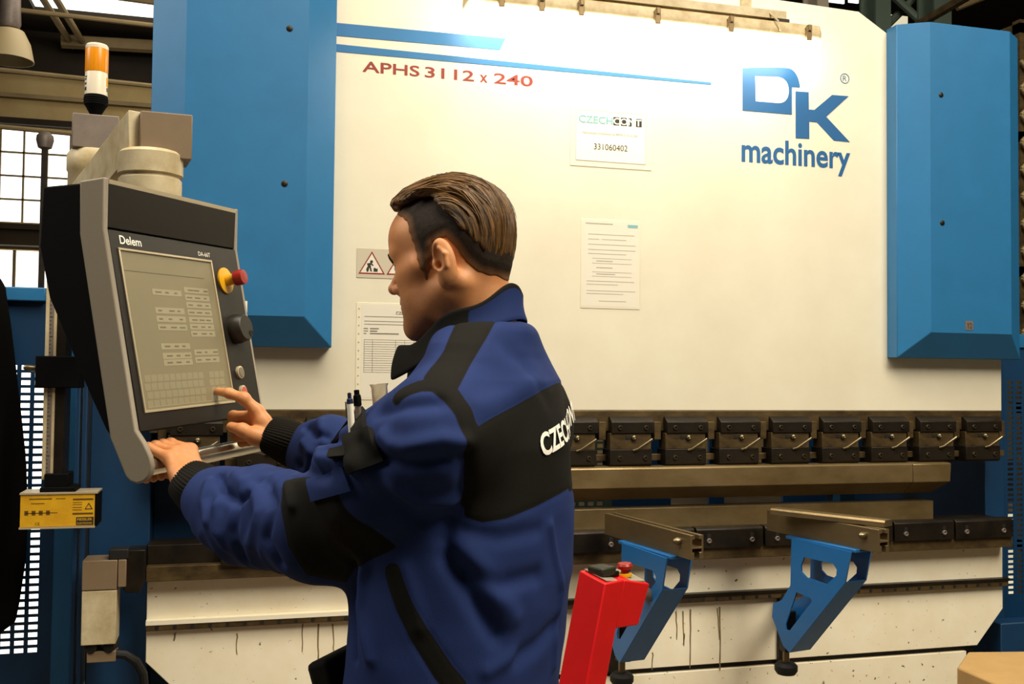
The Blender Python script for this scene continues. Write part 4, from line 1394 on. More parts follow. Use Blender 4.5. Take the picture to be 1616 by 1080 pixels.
def jacket_disp(P):
    d = np.zeros(len(P))
    for pts, w, h in CR3:
        lo, hi = pts.min(0)-.05, pts.max(0)+.05
        m = ((P > lo) & (P < hi)).all(1)
        if m.any():
            dd = poly_dist(P[m], pts)
            d[m] += h*np.exp(-(dd/w)**2)
    dt, da = torso(P), arms(P)
    # soft wrinkles: stretched noise along each limb
    for a, b, amp in ((SH_L, EL_L, .004), (EL_L, WR_L, .008), (SH_R, EL_R, .004), (EL_R, WR_R, .007)):
        t, q = seg_param(P, a, b)
        ln = np.linalg.norm(b-a)
        dist = np.linalg.norm(q, axis=1)
        wgt = np.clip(1-np.abs(dist-.07)/.06, 0, 1)*np.clip(1.3-np.abs(t-.5)*2, 0, 1)*(da < dt+.01)
        Q = np.stack([t*ln*26, q[:, 2]*14+5, (q@PF)*14+9], 1)
        nz = vnoise(Q)
        d += amp*wgt*((1-np.abs(nz*2-1))*1.6-.8)
    tw = np.clip((da-dt)/.03, 0, 1)
    Q = np.stack([P[:, 2]*9, (P@PF)*16, (P@PL)*12+P[:, 2]*5], 1)
    d += .0035*tw*(vnoise(Q)*2-1)
    Q = P*np.array([22, 22, 30])
    return d + .0012*(vnoise(Q)*2-1)


def prism_dist(P, pix, depth, back=.09, front=.20):
    """signed distance to a flat-sided volume: a polygon standing in a plane through the limb, facing the viewer's side"""
    c = np.mean(pix, axis=0)
    o = W(c[0], c[1], depth)
    n = nrm(ray(c[0], c[1]))
    ex = nrm(RT-n*np.dot(RT, n))
    ey = np.cross(ex, n)
    ey = ey if ey[2] > 0 else -ey
    pts = np.array([atPl(x, y, o, n)-o for x, y in pix])
    A = np.stack([pts@ex, pts@ey], 1)
    q = P-o
    X, Y, Zd = q@ex, q@ey, q@n
    d = np.full(len(P), 1e9)
    ins = np.zeros(len(P), bool)
    for i in range(len(A)):
        a, b = A[i], A[(i+1) % len(A)]
        ab = b-a
        t = np.clip(((X-a[0])*ab[0]+(Y-a[1])*ab[1])/(ab@ab), 0, 1)
        d = np.minimum(d, np.hypot(X-a[0]-t*ab[0], Y-a[1]-t*ab[1]))
        cr = ((a[1] > Y) != (b[1] > Y)) & (X < (b[0]-a[0])*(Y-a[1])/np.where(abs(b[1]-a[1]) < 1e-9, 1e-9, b[1]-a[1])+a[0])
        ins ^= cr
    sd = np.where(ins, -d, d)
    return np.maximum(sd, np.maximum(Zd-back, -Zd-front))


HOLE = trace([(628, 624), (648, 612), (668, 606), (690, 607), (712, 622), (732, 650), (746, 688), (752, 730), (750, 775), (744, 795)])
YOKE = trace([(772, 500), (745, 535), (722, 566), (712, 578)])
SIDE = trace([(622, 905), (626, 920), (640, 960), (662, 1005), (700, 1062), (720, 1085)])
YOKEP = [(722, 500), (786, 500), (766, 535), (742, 574), (716, 622), (704, 612), (676, 606), (672, 592), (700, 552)]
BACKP = [(748, 688), (800, 652), (850, 620), (888, 594), (970, 545), (970, 772), (902, 774), (850, 797), (800, 815), (765, 820), (738, 812), (750, 770), (753, 730)]
ELB = [(448, 800), (452, 775), (466, 760), (487, 757), (500, 790), (528, 779), (568, 824), (618, 864), (600, 905), (540, 915), (485, 905), (458, 860)]


def jacket_black(P):
    """signed distance to the black fabric: negative inside"""
    dt, da = torso(P), arms(P)
    rel = P-np.array([BC[0], BC[1], 0])
    l = np.sqrt((rel@PL)**2+.05**2)-.02
    ztop = 1.452-.36*l
    zbot = 1.287-.07*l
    band = np.maximum(np.maximum(P[:, 2]-ztop, zbot-P[:, 2]), dt-da-.035)
    d = np.maximum(band, rel@PL+.03)
    d = np.minimum(d, prism_dist(P, BACKP, 1.40, .40, .30))
    d = np.minimum(d, poly_dist(P, HOLE)-.0125)
    d = np.minimum(d, prism_dist(P, YOKEP, 1.40, .12, .30))
    d = np.minimum(d, poly_dist(P, SIDE)-.014)
    d = np.minimum(d, np.maximum(prism_dist(P, ELB, 1.50), da-dt-.01))
    return d


def cloth_mat(name, a, b, attr='black', rough=.85):
    m = mat(name, a, rough, bump=.18, bscale=900, spec=.25)
    nt = m.node_tree
    bs = nt.nodes['Principled BSDF']
    at = nt.nodes.new('ShaderNodeAttribute')
    at.attribute_name = attr
    mr = nt.nodes.new('ShaderNodeMapRange')
    mr.inputs['From Min'].default_value = -.0007
    mr.inputs['From Max'].default_value = .0007
    mx = nt.nodes.new('ShaderNodeMixRGB')
    mx.inputs[1].default_value = tuple(lin(b))+(1,)
    mx.inputs[2].default_value = tuple(lin(a))+(1,)
    nt.links.new(at.outputs['Fac'], mr.inputs['Value'])
    nt.links.new(mr.outputs['Result'], mx.inputs[0])
    nt.links.new(mx.outputs[0], bs.inputs['Base Color'])
    bs.inputs['Sheen Weight'].default_value = .0
    return m


JB, JK = (29, 47, 99), (14, 12, 7)
M['jacket'] = cloth_mat('blue_black_workwear', JB, JK)
M['jblue'] = mat('blue_workwear', JB, .85, bump=.18, bscale=900, spec=.25)
M['jblack'] = mat('black_workwear', JK, .85, bump=.18, bscale=900, spec=.25)
M['trousers'] = mat('dark_blue_trousers', (26, 36, 78), .85, bump=.15, bscale=900, spec=.25)
M['skin'] = mat('skin', (220, 156, 106), .48, rgb2=(206, 136, 86), scale=18, bump=.08, bscale=420, spec=.4)
M['skin'].node_tree.nodes['Principled BSDF'].inputs['Subsurface Weight'].default_value = .12
M['skin'].node_tree.nodes['Principled BSDF'].inputs['Subsurface Radius'].default_value = (.012, .004, .002)
M['knit'] = mat('black_rib_knit', (20, 18, 13), .9, spec=.2)
M['shoe'] = mat('black_leather', (18, 16, 14), .5)

# ---- head, in head axes: f forward, l left, z up, metres; origin between the ears
HC = W(727, 424, 1.52)
_th = math.radians(7.5)
HF = nrm(PF*math.cos(_th)-PZ*math.sin(_th))
HZ = nrm(PZ*math.cos(_th)+PF*math.sin(_th))
HB = np.stack([HF, PL, HZ])


def to_head(P):
    return (P-HC)@HB.T


def from_head(Q):
    return np.asarray(Q)@HB+HC


def head_sdf(P):
    q = to_head(P)
    q = np.stack([q[:, 0], np.abs(q[:, 1]), q[:, 2]], 1)      # symmetrical face
    d = ellip(q, (.008, 0, .040), (.090, .075, .084))
    d = smin(d, ellip(q, (.058, 0, .052), (.042, .058, .046)), .03)           # forehead
    d = smin(d, ellip(q, (.043, 0, -.014), (.047, .063, .072)), .025)
    d = smin(d, ellip(q, (.046, .036, -.040), (.030, .024, .032)), .03)         # face mass
    d = smin(d, chain(q, [(.006, .054, -.040), (.035, .047, -.066), (.078, .014, -.084)], [.017, .016, .014], .01), .03)   # jaw
    d = smin(d, ellip(q, (.060, 0, -.066), (.032, .036, .030)), .02)
    d = smin(d, capsule(q, (.066, .042, -.004), (.040, .062, .002), .017, .012), .02)                                       # cheekbone
    d = smin(d, capsule(q, (.092, .0, .026), (.080, .044, .029), .010, .009), .016)                                         # brow
    d = smax(d, -ellip(q, (.098, .033, .010), (.018, .019, .013)), .012)                                                    # socket
    d = smin(d, ellip(q, (.0785, .031, .010), (.0125, .0125, .0125)), .003)                                                 # eyeball
    d = smin(d, capsule(q, (.088, .018, .018), (.083, .046, .014), .0042, .004), .004)                                      # upper lid
    d = smin(d, capsule(q, (.086, .022, .002), (.082, .044, .004), .0035, .003), .005)
    d = smin(d, chain(q, [(.091, 0, .020), (.104, 0, -.002), (.1125, 0, -.014)], [.0065, .0075, .0095], .006), .010)       # nose
    d = smin(d, ellip(q, (.099, .011, -.018), (.011, .0075, .0075)), .006)
    d = smax(d, -ellip(q, (.104, .0065, -.026), (.006, .0035, .004)), .003)
    d = smin(d, ellip(q, (.078, 0, -.040), (.022, .028, .020)), .016)                                                       # muzzle
    d = smin(d, capsule(q, (.0985, 0, -.0375), (.088, .021, -.0425), .0052, .003), .005)                                    # lips
    d = smin(d, capsule(q, (.0965, 0, -.0505), (.087, .019, -.0455), .0058, .003), .005)
    d = smax(d, -capsule(q, (.104, 0, -.0445), (.092, .024, -.0445), .0014, .001), .003)
    d = smin(d, ellip(q, (.083, 0, -.080), (.014, .018, .014)), .012)                                                       # chin
    # ear
    ec = np.array([-.004, .075, .002])
    Be = np.array([[.95, .25, -.15], [-.25, .95, .0], [.15, .03, .98]])
    Be = np.array([nrm(Be[0]), nrm(Be[1]), nrm(Be[2])])
    ear = ellip(q, ec+[-.004, .006, .002], (.0165, .0085, .031), Be)
    ear = smin(ear, ellip(q, ec+[.0, .003, -.026], (.009, .006, .011)), .006)
    ear = smax(ear, -ellip(q, ec+[.004, .0145, .006], (.0095, .0075, .019), Be), .004)
    ear = smin(ear, capsule(q, ec+[.010, .006, -.004], ec+[.008, .008, -.010], .0045, .0035), .004)                         # tragus
    ear = smin(ear, chain(q, [ec+[-.010, .012, -.010], ec+[-.009, .013, .008], ec+[.000, .012, .018]], [.003, .003, .0025], .003), .003)
    ear = smax(ear, -ellip(q, ec+[.003, .013, -.006], (.005, .009, .006)), .003)
    d = smin(d, ear, .005)
    return d


NB = W(757, 530, 1.52)


def neck_sdf(P):
    a = from_head((-.018, 0, -.012))
    d = capsule(P, a, NB, .050, .060)
    d = smin(d, capsule(P, from_head((.030, 0, -.075)), NB+PF*.022, .022, .040), .03)                                       # throat
    return smin(d, capsule(P, from_head((-.02, .055, -.030)), NB+PF*.045+PL*.02-PZ*.03, .016, .014), .02)


def headneck(P):
    d = smin(head_sdf(P), neck_sdf(P), .022)
    return smax(d, (NB[2]-.05)-P[:, 2], .004)


# ---- hands
def KK(a, b, c):
    return K(a, b, c)


def hand_left(P):
    d = None
    mc = []
    for a, r, dz in ((.008, .0080, -.004), (.029, .0088, .002), (.051, .0092, .004), (.073, .0092, .002)):
        m, p, q, t = KK(a, -.080+dz, .021), KK(a+.002, -.0615, -.017), KK(a+.002, -.088, -.041), KK(a+.003, -.113, -.031)
        c = chain(P, [m, p, q, t], [r*1.16, r*1.03, r*.95, r*.82], .006)
        c = smin(c, ellip(P, p, (r*1.12,)*3), .004)
        d = c if d is None else np.minimum(d, c)
        mc.append(m)
    palm = None
    for i, m in enumerate(mc):
        w = WR_L + CU*(i-1.5)*.013 + CN*.002
        c = chain(P, [m, m*.5+w*.5+np.array([0, 0, -.002]), w], [.0112, .0135, .0165], .01)
        palm = c if palm is None else smin(palm, c, .012)
    th0, th1, th2, th3 = WR_L+CU*.026-PZ*.008, KK(.088, -.115, .028), KK(.094, -.126, -.002), KK(.090, -.118, -.026)
    palm = smin(palm, chain(P, [th0, th1, th2, th3], [.016, .0125, .0105, .0085], .008), .012)
    d = smin(d, palm, .009)
    fa = W(340, 790, 1.635)
    d = smin(d, capsule(P, WR_L, fa, .0265, .026), .016)
    return d


TIP = K(.2235, .020, .0015)


def hand_right(P):
    g = lambda x, y, dd: W(x, y, dd)
    im, ip, iq = g(406, 650, 1.868), g(385, 629, 1.862), g(362, 621, 1.872)
    d = chain(P, [im, ip, iq, TIP+CN*.001], [.0122, .0100, .0090, .0074], .007)
    d = smin(d, ellip(P, ip, (.0106,)*3), .005)
    fg = [([g(399, 658, 1.886), g(368, 657, 1.895), g(370, 674, 1.892), g(386, 678, 1.886)], .0096),
          ([g(400, 670, 1.905), g(369, 672, 1.915), g(373, 690, 1.908), g(388, 691, 1.90)], .0092),
          ([g(404, 682, 1.920), g(379, 686, 1.930), g(382, 699, 1.920), g(394, 699, 1.91)], .0082)]
    for pts, r in fg:
        d = np.minimum(d, chain(P, pts, [r*1.15, r*1.03, r*.95, r*.85], .005))
    th = chain(P, [g(424, 694, 1.850), g(402, 688, 1.845), g(382, 679, 1.850), g(365, 674, 1.862)], [.0165, .0140, .0112, .0092], .008)
    th = smin(th, ellip(P, g(383, 679, 1.850), (.0122,)*3), .004)
    palm = None
    for m, w in ((im, g(424, 682, 1.862)), (fg[0][0][0], g(426, 686, 1.872)), (fg[1][0][0], g(427, 691, 1.88)), (fg[2][0][0], g(428, 697, 1.888))):
        c = chain(P, [m, m*.5+w*.5, w], [.0125, .0145, .0165], .01)
        palm = c if palm is None else smin(palm, c, .012)
    palm = smin(palm, chain(P, [g(402, 690, 1.852), g(424, 693, 1.858)], [.016, .018], .01), .012)
    d = smin(d, palm, .008)
    d = smin(d, th, .006)
    fa = W(480, 707, 1.85)
    return smin(d, capsule(P, WR_R, fa, .0255, .026), .014)


# ---- hidden core so that the body is whole: torso, arms, legs
HIPF = -.005
LEG = [[LPt(HIPF, s*.095, .92), LPt(HIPF+.015, s*.105, .50), LPt(HIPF-.01, s*.115, .09)] for s in (1, -1)]


def core_sdf(P):
    d = torso(P, .035, .86, TZ[-1]-.03)
    d = smin(d, np.minimum(chain(P, [SH_L, EL_L, SLV_L[3], SLV_L[4], W(320, 780, 1.646)], [.052, .042, .036, .030, .024], .02), chain(P, [SH_R, EL_R, MID_R, SLV_R[3], W(460, 700, 1.857)], [.052, .042, .034, .030, .024], .02)), .02)
    for lg in LEG:
        d = smin(d, chain(P, lg, [.082, .054, .040], .02), .03)
        d = smin(d, capsule(P, lg[2]-PZ*.045-PF*.03, lg[2]-PZ*.055+PF*.13, .036, .028), .02)
    d = smin(d, capsule(P, LPt(-.02, 0, 1.40), NB, .07, .055), .03)
    return d


def bounds(pts, m):
    pts = np.asarray(pts)
    return pts.min(0)-m, pts.max(0)+m


person = thing('person', LPt(0, 0, 0), 'person in a blue and black work jacket tapping the grey screen with the right hand', 'person')
parts = []
for f_, (lo, hi), h, nw in ((headneck, (HC-[.15, .15, .19], HC+[.15, .15, .16]), .002, 1), (hand_left, bounds([WR_L, KK(-.01, -.13, -.06), KK(.11, -.05, .05), WR_L*.7+EL_L*.3], .035), .0016, 1),
                            (hand_right, bounds([WR_R, TIP, W(365, 700, 1.93), WR_R*.7+MID_R*.3], .035), .0016, 1), (core_sdf, bounds([SH_L, SH_R, WR_L, WR_R, LPt(.2, 0, 0), LPt(-.15, .2, 0), LPt(-.15, -.2, 1.5), LPt(0, .3, 0)], .10), .009, 0)):
    parts.append(surf_nets(f_, lo, hi, h, nw))
Vb = np.concatenate([p[0] for p in parts])
off = np.cumsum([0]+[len(p[0]) for p in parts[:-1]])
Fb = np.concatenate([p[1]+o for p, o in zip(parts, off)])
qh = to_head(Vb)
stub = np.clip((-.024-qh[:, 2])/.03, 0, 1)*np.clip((qh[:, 0]-.0)/.03, 0, 1)*np.clip((qh[:, 2]+.13)/.03, 0, 1)*(np.abs(qh[:, 1]) < .09)*(.55+.45*vnoise(qh*700))
np_mesh('body', Vb, Fb, M['skin'], person, {'beard': stub})
nt = M['skin'].node_tree
at = nt.nodes.new('ShaderNodeAttribute')
at.attribute_name = 'beard'
mx = nt.nodes.new('ShaderNodeMixRGB')
ml = nt.nodes.new('ShaderNodeMath')
ml.operation = 'MULTIPLY'
ml.inputs[1].default_value = .6
bs = nt.nodes['Principled BSDF']
s0 = bs.inputs['Base Color'].links[0].from_socket
nt.links.new(at.outputs['Fac'], ml.inputs[0])
nt.links.new(ml.outputs[0], mx.inputs[0])
nt.links.new(s0, mx.inputs[1])
mx.inputs[2].default_value = tuple(lin((118, 80, 52)))+(1,)
nt.links.new(mx.outputs[0], bs.inputs['Base Color'])

# eyes
for s in (1, -1):
    e = MB()
    c = from_head((.0795, s*.031, .010))
    e.lathe([(.0, -.0118)]+[(.0122*math.sin(t), -.0122*math.cos(t)) for t in np.linspace(.3, 2.6, 12)]+[(.0, .0122)], c+HF*.0012, HF*.85+PL*.0-HZ*.4, 20)
    o = e.build('eyeball', mat('eye_white', (196, 180, 150), .3), person)
    MB().lathe([(.0, .0), (.0044, .0), (.003, .0006), (.0, .0008)], c+nrm(HF*.85-HZ*.4)*.0118, nrm(HF*.85-HZ*.4), 16).build('iris', M['black'], o)
# eyebrows
M['brow'] = mat('dark_brown_hair', (46, 30, 14), .7)
for s in (1, -1):
    q = from_head([(.098, s*.012, .026), (.0975, s*.024, .031), (.093, s*.036, .0325), (.083, s*.047, .029)])
    for _ in range(3):
        g_ = grad(head_sdf, q)
        q = q-g_*head_sdf(q)[:, None]
    MB().tube(list(q), [.002, .0032, .003, .0014], 8).build('eyebrow', M['brow'], person)

# ---- hair: clipped sides and long combed-back top
HAIRLINE = [(.100, .090), (.088, .078), (.070, .070), (.058, .062), (.050, .040), (.040, .014), (.033, -.004), (.026, -.024), (.019, -.020), (.016, .006), (.012, .030), (-.006, .037), (-.020, .022), (-.030, .004), (-.046, -.012), (-.075, -.020), (-.13, -.030), (-.14, .16), (.10, .16)]


def hl_pix(l):
    return None


def poly2(X, Y, A):
    A = np.asarray(A)
    d = np.full(len(X), 1e9)
    ins = np.zeros(len(X), bool)
    for i in range(len(A)):
        a, b = A[i], A[(i+1) % len(A)]
        ab = b-a
        t = np.clip(((X-a[0])*ab[0]+(Y-a[1])*ab[1])/(ab@ab), 0, 1)
        d = np.minimum(d, np.hypot(X-a[0]-t*ab[0], Y-a[1]-t*ab[1]))
        cr = ((a[1] > Y) != (b[1] > Y)) & (X < (b[0]-a[0])*(Y-a[1])/np.where(abs(b[1]-a[1]) < 1e-9, 1e-9, b[1]-a[1])+a[0])
        ins ^= cr
    return np.where(ins, -d, d)


def skull(q):
    a = np.stack([q[:, 0], np.abs(q[:, 1]), q[:, 2]], 1)
    d = ellip(a, (.008, 0, .040), (.090, .075, .084))
    return smin(d, ellip(a, (.058, 0, .052), (.042, .058, .046)), .03)


def side_sdf(P):
    q = to_head(P)
    wv = np.sin(q[:, 2]*400+q[:, 0]*170)*.0012+np.sin(q[:, 0]*520)*.001
    # un-pitched side outline (measured against the level side view)
    lv = P-HC
    X, Y = lv@PF, lv[:, 2]
    reg = poly2(X+wv, Y+wv, HAIRLINE)
    base = smin(head_sdf(P), neck_sdf(P), .022)
    t = .0006+np.clip(-reg*.16, 0, .0036)
    return smax(base-t, reg, .0035)


def top_sdf(P):
    q = to_head(P)
    f, l, z = q[:, 0], q[:, 1], q[:, 2]
    base = skull(q)
    lv = P-HC
    X, Y = lv@PF, lv[:, 2]
    up = np.clip((z-.03)/.08, 0, 1)
    fr = np.clip((f-.02)/.06, 0, 1)
    t = .006+.012*up+.003*fr*up
    al = np.arctan2(l, np.hypot(f-.0, z-.03))
    ang = np.arctan2(z-.03, -f)
    wave = vnoise(np.stack([al*16+3, ang*1.1+7, ang*0+2], 1))-.5
    fine = vnoise(np.stack([al*52+11, ang*2.0+3, ang*0+5], 1))-.5
    t = t+(wave*.010+fine*.0040)*(.4+.6*up)
    # lower edge of the long hair, falling from the brow to the nape
    edge = np.interp(X, [-.12, -.09, -.06, -.03, 0, .03, .06, .09, .11], [-.005, .000, .015, .045, .082, .102, .098, .090, .086])
    edge = edge+.010*(vnoise(np.stack([X*60, al*9, X*0], 1))-.5)-.02*np.clip(1-np.abs(l)/.05, 0, 1)*(X > .06)*0
    reg = np.maximum((edge-Y)*.8, (X-.098-np.clip(Y-.085, 0, .03)*.3)*.9)
    return smax(base-t, reg, .007)


lo, hi = HC-[.14, .14, .09], HC+[.15, .15, .17]
Vs, Fs = surf_nets(side_sdf, lo, hi, .002, 1)
M['hside'] = mat('clipped_dark_hair', (46, 31, 14), .7, rgb2=(24, 15, 6), scale=160, bump=.5, bscale=900, spec=.3)


def hair_uv(V):
    q = to_head(V)
    f, l, z = q[:, 0], q[:, 1], q[:, 2]
    return np.stack([np.arctan2(l, np.hypot(f, z-.03))*1.0, np.arctan2(z-.03, -f), np.zeros(len(V))], 1)


def side_region(V):
    lv = V-HC
    return poly2(lv@PF, lv[:, 2], HAIRLINE)


hair = np_mesh('hair', Vs, Fs, M['hside'], person, {'fade': side_region(Vs)})
nt = M['hside'].node_tree
at = nt.nodes.new('ShaderNodeAttribute')
at.attribute_name = 'fade'
mr = nt.nodes.new('ShaderNodeMapRange')
mr.inputs['From Min'].default_value = -.014
mr.inputs['From Max'].default_value = .0
mx = nt.nodes.new('ShaderNodeMixRGB')
bs = nt.nodes['Principled BSDF']
src_ = bs.inputs['Base Color'].links[0].from_socket
nt.links.new(at.outputs['Fac'], mr.inputs['Value'])
nt.links.new(mr.outputs['Result'], mx.inputs[0])
nt.links.new(src_, mx.inputs[1])
mx.inputs[2].default_value = tuple(lin((136, 92, 56)))+(1,)
nt.links.new(mx.outputs[0], bs.inputs['Base Color'])
M['htop'] = mat('combed_back_brown_hair', (112, 76, 34), .34, spec=.6)
nt = M['htop'].node_tree
at = nt.nodes.new('ShaderNodeAttribute')
at.attribute_name = 'flow'
mp = nt.nodes.new('ShaderNodeMapping')
mp.inputs['Scale'].default_value = (70, 1.6, 1)
nz = nt.nodes.new('ShaderNodeTexNoise')
nz.inputs['Scale'].default_value = 1.0
nz.inputs['Detail'].default_value = 5
nz.inputs['Roughness'].default_value = .7
rp = nt.nodes.new('ShaderNodeValToRGB')
rp.color_ramp.elements[0].position = .43
rp.color_ramp.elements[0].color = tuple(lin((22, 13, 5)))+(1,)
rp.color_ramp.elements[1].position = .62
rp.color_ramp.elements[1].color = tuple(lin((158, 112, 54)))+(1,)  # golden tone paints back-lit highlights into the strand streaks
bp = nt.nodes.new('ShaderNodeBump')
bp.inputs['Strength'].default_value = .9
bp.inputs['Distance'].default_value = .003
nt.links.new(at.outputs['Vector'], mp.inputs['Vector'])
nt.links.new(mp.outputs['Vector'], nz.inputs['Vector'])
nt.links.new(nz.outputs['Fac'], rp.inputs['Fac'])
nt.links.new(rp.outputs['Color'], nt.nodes['Principled BSDF'].inputs['Base Color'])
nt.links.new(nz.outputs['Fac'], bp.inputs['Height'])
nt.links.new(bp.outputs['Normal'], nt.nodes['Principled BSDF'].inputs['Normal'])
Vt, Ft = surf_nets(top_sdf, lo, hi, .002, 1)
np_mesh('combed_top', Vt, Ft, M['htop'], hair, {'flow': hair_uv(Vt)})
# separate locks lying over the top, running front to back
M['lock'] = mat('hair_lock', (128, 90, 42), .4, spec=.5, var=.6, scale=40)
lk = MB()
rg = random.Random(3)
for i in range(120):
    l0 = rg.uniform(-.9, .9)
    a0, a1 = rg.uniform(2.2, 2.75), rg.uniform(.2, 1.4)
    pts = []
    for k in range(14):
        a = a0+(a1-a0)*k/13
        al = l0+.10*math.sin(a*1.7+i)*.5
        dirv = np.array([-math.cos(a)*math.cos(al), math.sin(al), math.sin(a)*math.cos(al)])
        pts.append(np.array([0, 0, .03])+dirv*.085)
    Q = np.array(pts)
    dv = nrm(Q.mean(0)-np.array([0, 0, .03]))
    c_ = np.array([0, 0, .03])
    dirs = (Q-c_)/np.linalg.norm(Q-c_, axis=1, keepdims=True)
    tt = np.full(len(Q), .16)
    for _ in range(40):
        tt = tt-np.clip(top_sdf(from_head(c_+dirs*tt[:, None])), -.02, .02)*.8
    Pw = from_head(c_+dirs*(tt+rg.uniform(-.0004, .0012))[:, None])
    ok = np.abs(top_sdf(Pw)) < .004
    if ok.sum() < 5:
        continue
    Pw = Pw[ok]
    n = len(Pw)
    lk.tube(list(Pw), [max(.0003, .0011*math.sin(math.pi*(k+.6)/(n+.2))) for k in range(n)], 5)
lk.build('hair_locks', M['lock'], hair, sharp=180)['kind'] = 'stuff'

# ---- jacket
lo, hi = bounds(np.concatenate([np.array(SLV_L), np.array(SLV_R), [LPt(.16, .2, .93), LPt(-.2, -.24, 1.53), LPt(-.2, .24, .93), LPt(.16, -.24, 1.0)]]), .105)
lo[2] = .90
hi[2] = TZ[-1]+.03
Vj, Fj = surf_nets(jacket_sdf, lo, hi, .004, 1)
Nj = vnormals(Vj, Fj)
blk = jacket_black(Vj)
Vd = Vj+Nj*jacket_disp(Vj)[:, None]
# stitched seams: shallow grooves along the black fabric's edges
Vd = Vd-Nj*(.0012*np.exp(-(blk/.0035)**2))[:, None]
jacket = np_mesh('jacket', Vd, Fj, M['jacket'], person, {'black': blk})


def surf_pt(P):
    """point on the finished (creased) jacket and its normal"""
    for _ in range(6):
        g_ = grad(jacket_sdf, P)
        P = P-g_*(jacket_sdf(P)/np.maximum((g_*g_).sum(1), .3))[:, None]
    g_ = grad(jacket_sdf, P, .004)
    n = g_/np.linalg.norm(g_, axis=1, keepdims=True)
    return P+n*jacket_disp(P)[:, None], n


def patch(name, quad, m, nx=14, ny=14, lift=.005, label=None, parent=None, bulge=.0):
    (x0, y0), (x1, y1), (x2, y2), (x3, y3) = quad
    u, v = np.meshgrid(np.linspace(0, 1, nx), np.linspace(0, 1, ny))
    X = (x0*(1-u)+x1*u)*(1-v)+(x3*(1-u)+x2*u)*v
    Y = (y0*(1-u)+y1*u)*(1-v)+(y3*(1-u)+y2*u)*v
    P, n = surf_pt(raycast(jacket_sdf, X, Y))
    bl = bulge*(4*u*(1-u)*4*v*(1-v)).ravel()
    out = P+n*(lift+bl)[:, None] if bulge else P+n*lift
    inn = P-n*.006
    Vp = np.concatenate([out, inn])
    N0 = nx*ny
    fs = []
    for j in range(ny-1):
        for i in range(nx-1):
            a = j*nx+i
            fs.append((a, a+nx, a+nx+1, a+1))
            fs.append((N0+a, N0+a+1, N0+a+nx+1, N0+a+nx))
    ed = [j for j in range(nx)]+[j*nx+nx-1 for j in range(1, ny)]+[(ny-1)*nx+i for i in range(nx-2, -1, -1)]+[j*nx for j in range(ny-2, 0, -1)]
    for a, b in zip(ed, ed[1:]+ed[:1]):
        fs.append((a, b, N0+b, N0+a))
    return np_mesh(name, Vp, np.array(fs), m, parent or jacket, label=label, sharp=50)


patch('sleeve_pocket', [(545, 693), (588, 676), (604, 728), (556, 749)], M['jblack'], lift=.008, bulge=.004)
patch('sleeve_loop', [(530, 714), (552, 707), (553, 722), (532, 728)], M['jblack'], 8, 6, .010)
patch('sleeve_tab', [(487, 756), (545, 738), (557, 774), (497, 791)], M['jblue'], lift=.005)
patch('lower_flap', [(527, 1046), (548, 1030), (552, 1080), (530, 1088)], M['jblack'], 8, 8, .010) if False else None


# ribbed knit cuffs
def cuff(a, b, r0, r1, nrib=46):
    d = nrm(b-a)
    e1, e2, _ = frame_of(d)
    na, ns = nrib*4, 16
    vs, fs = [], []
    for k in range(ns):
        t = k/(ns-1)
        r = r0+(r1-r0)*t+.004*math.sin(math.pi*min(1, t*1.1))
        if k == 0:
            r = r0-.005
        c = a+(b-a)*(t if k else .03)
        for i in range(na):
            an = 2*math.pi*i/na
            rr = r+(.0009*math.cos(an*nrib) if k else 0)+.0015*math.sin(3*an+t*5)
            vs.append(c+(e1*math.cos(an)+e2*math.sin(an))*rr)
    for k in range(ns-1):
        for i in range(na):
            j = (i+1) % na
            fs.append((k*na+i, (k+1)*na+i, (k+1)*na+j, k*na+j))
    np_mesh('cuff', np.array(vs), np.array(fs), M['knit'], jacket)


dl = nrm(EL_L-WR_L)
cuff(W(293, 757, 1.668), W(334, 788, 1.636), .0335, .044)
dr_ = nrm(MID_R-WR_R)
cuff(W(421, 687, 1.868), W(498, 713, 1.843), .0315, .042)

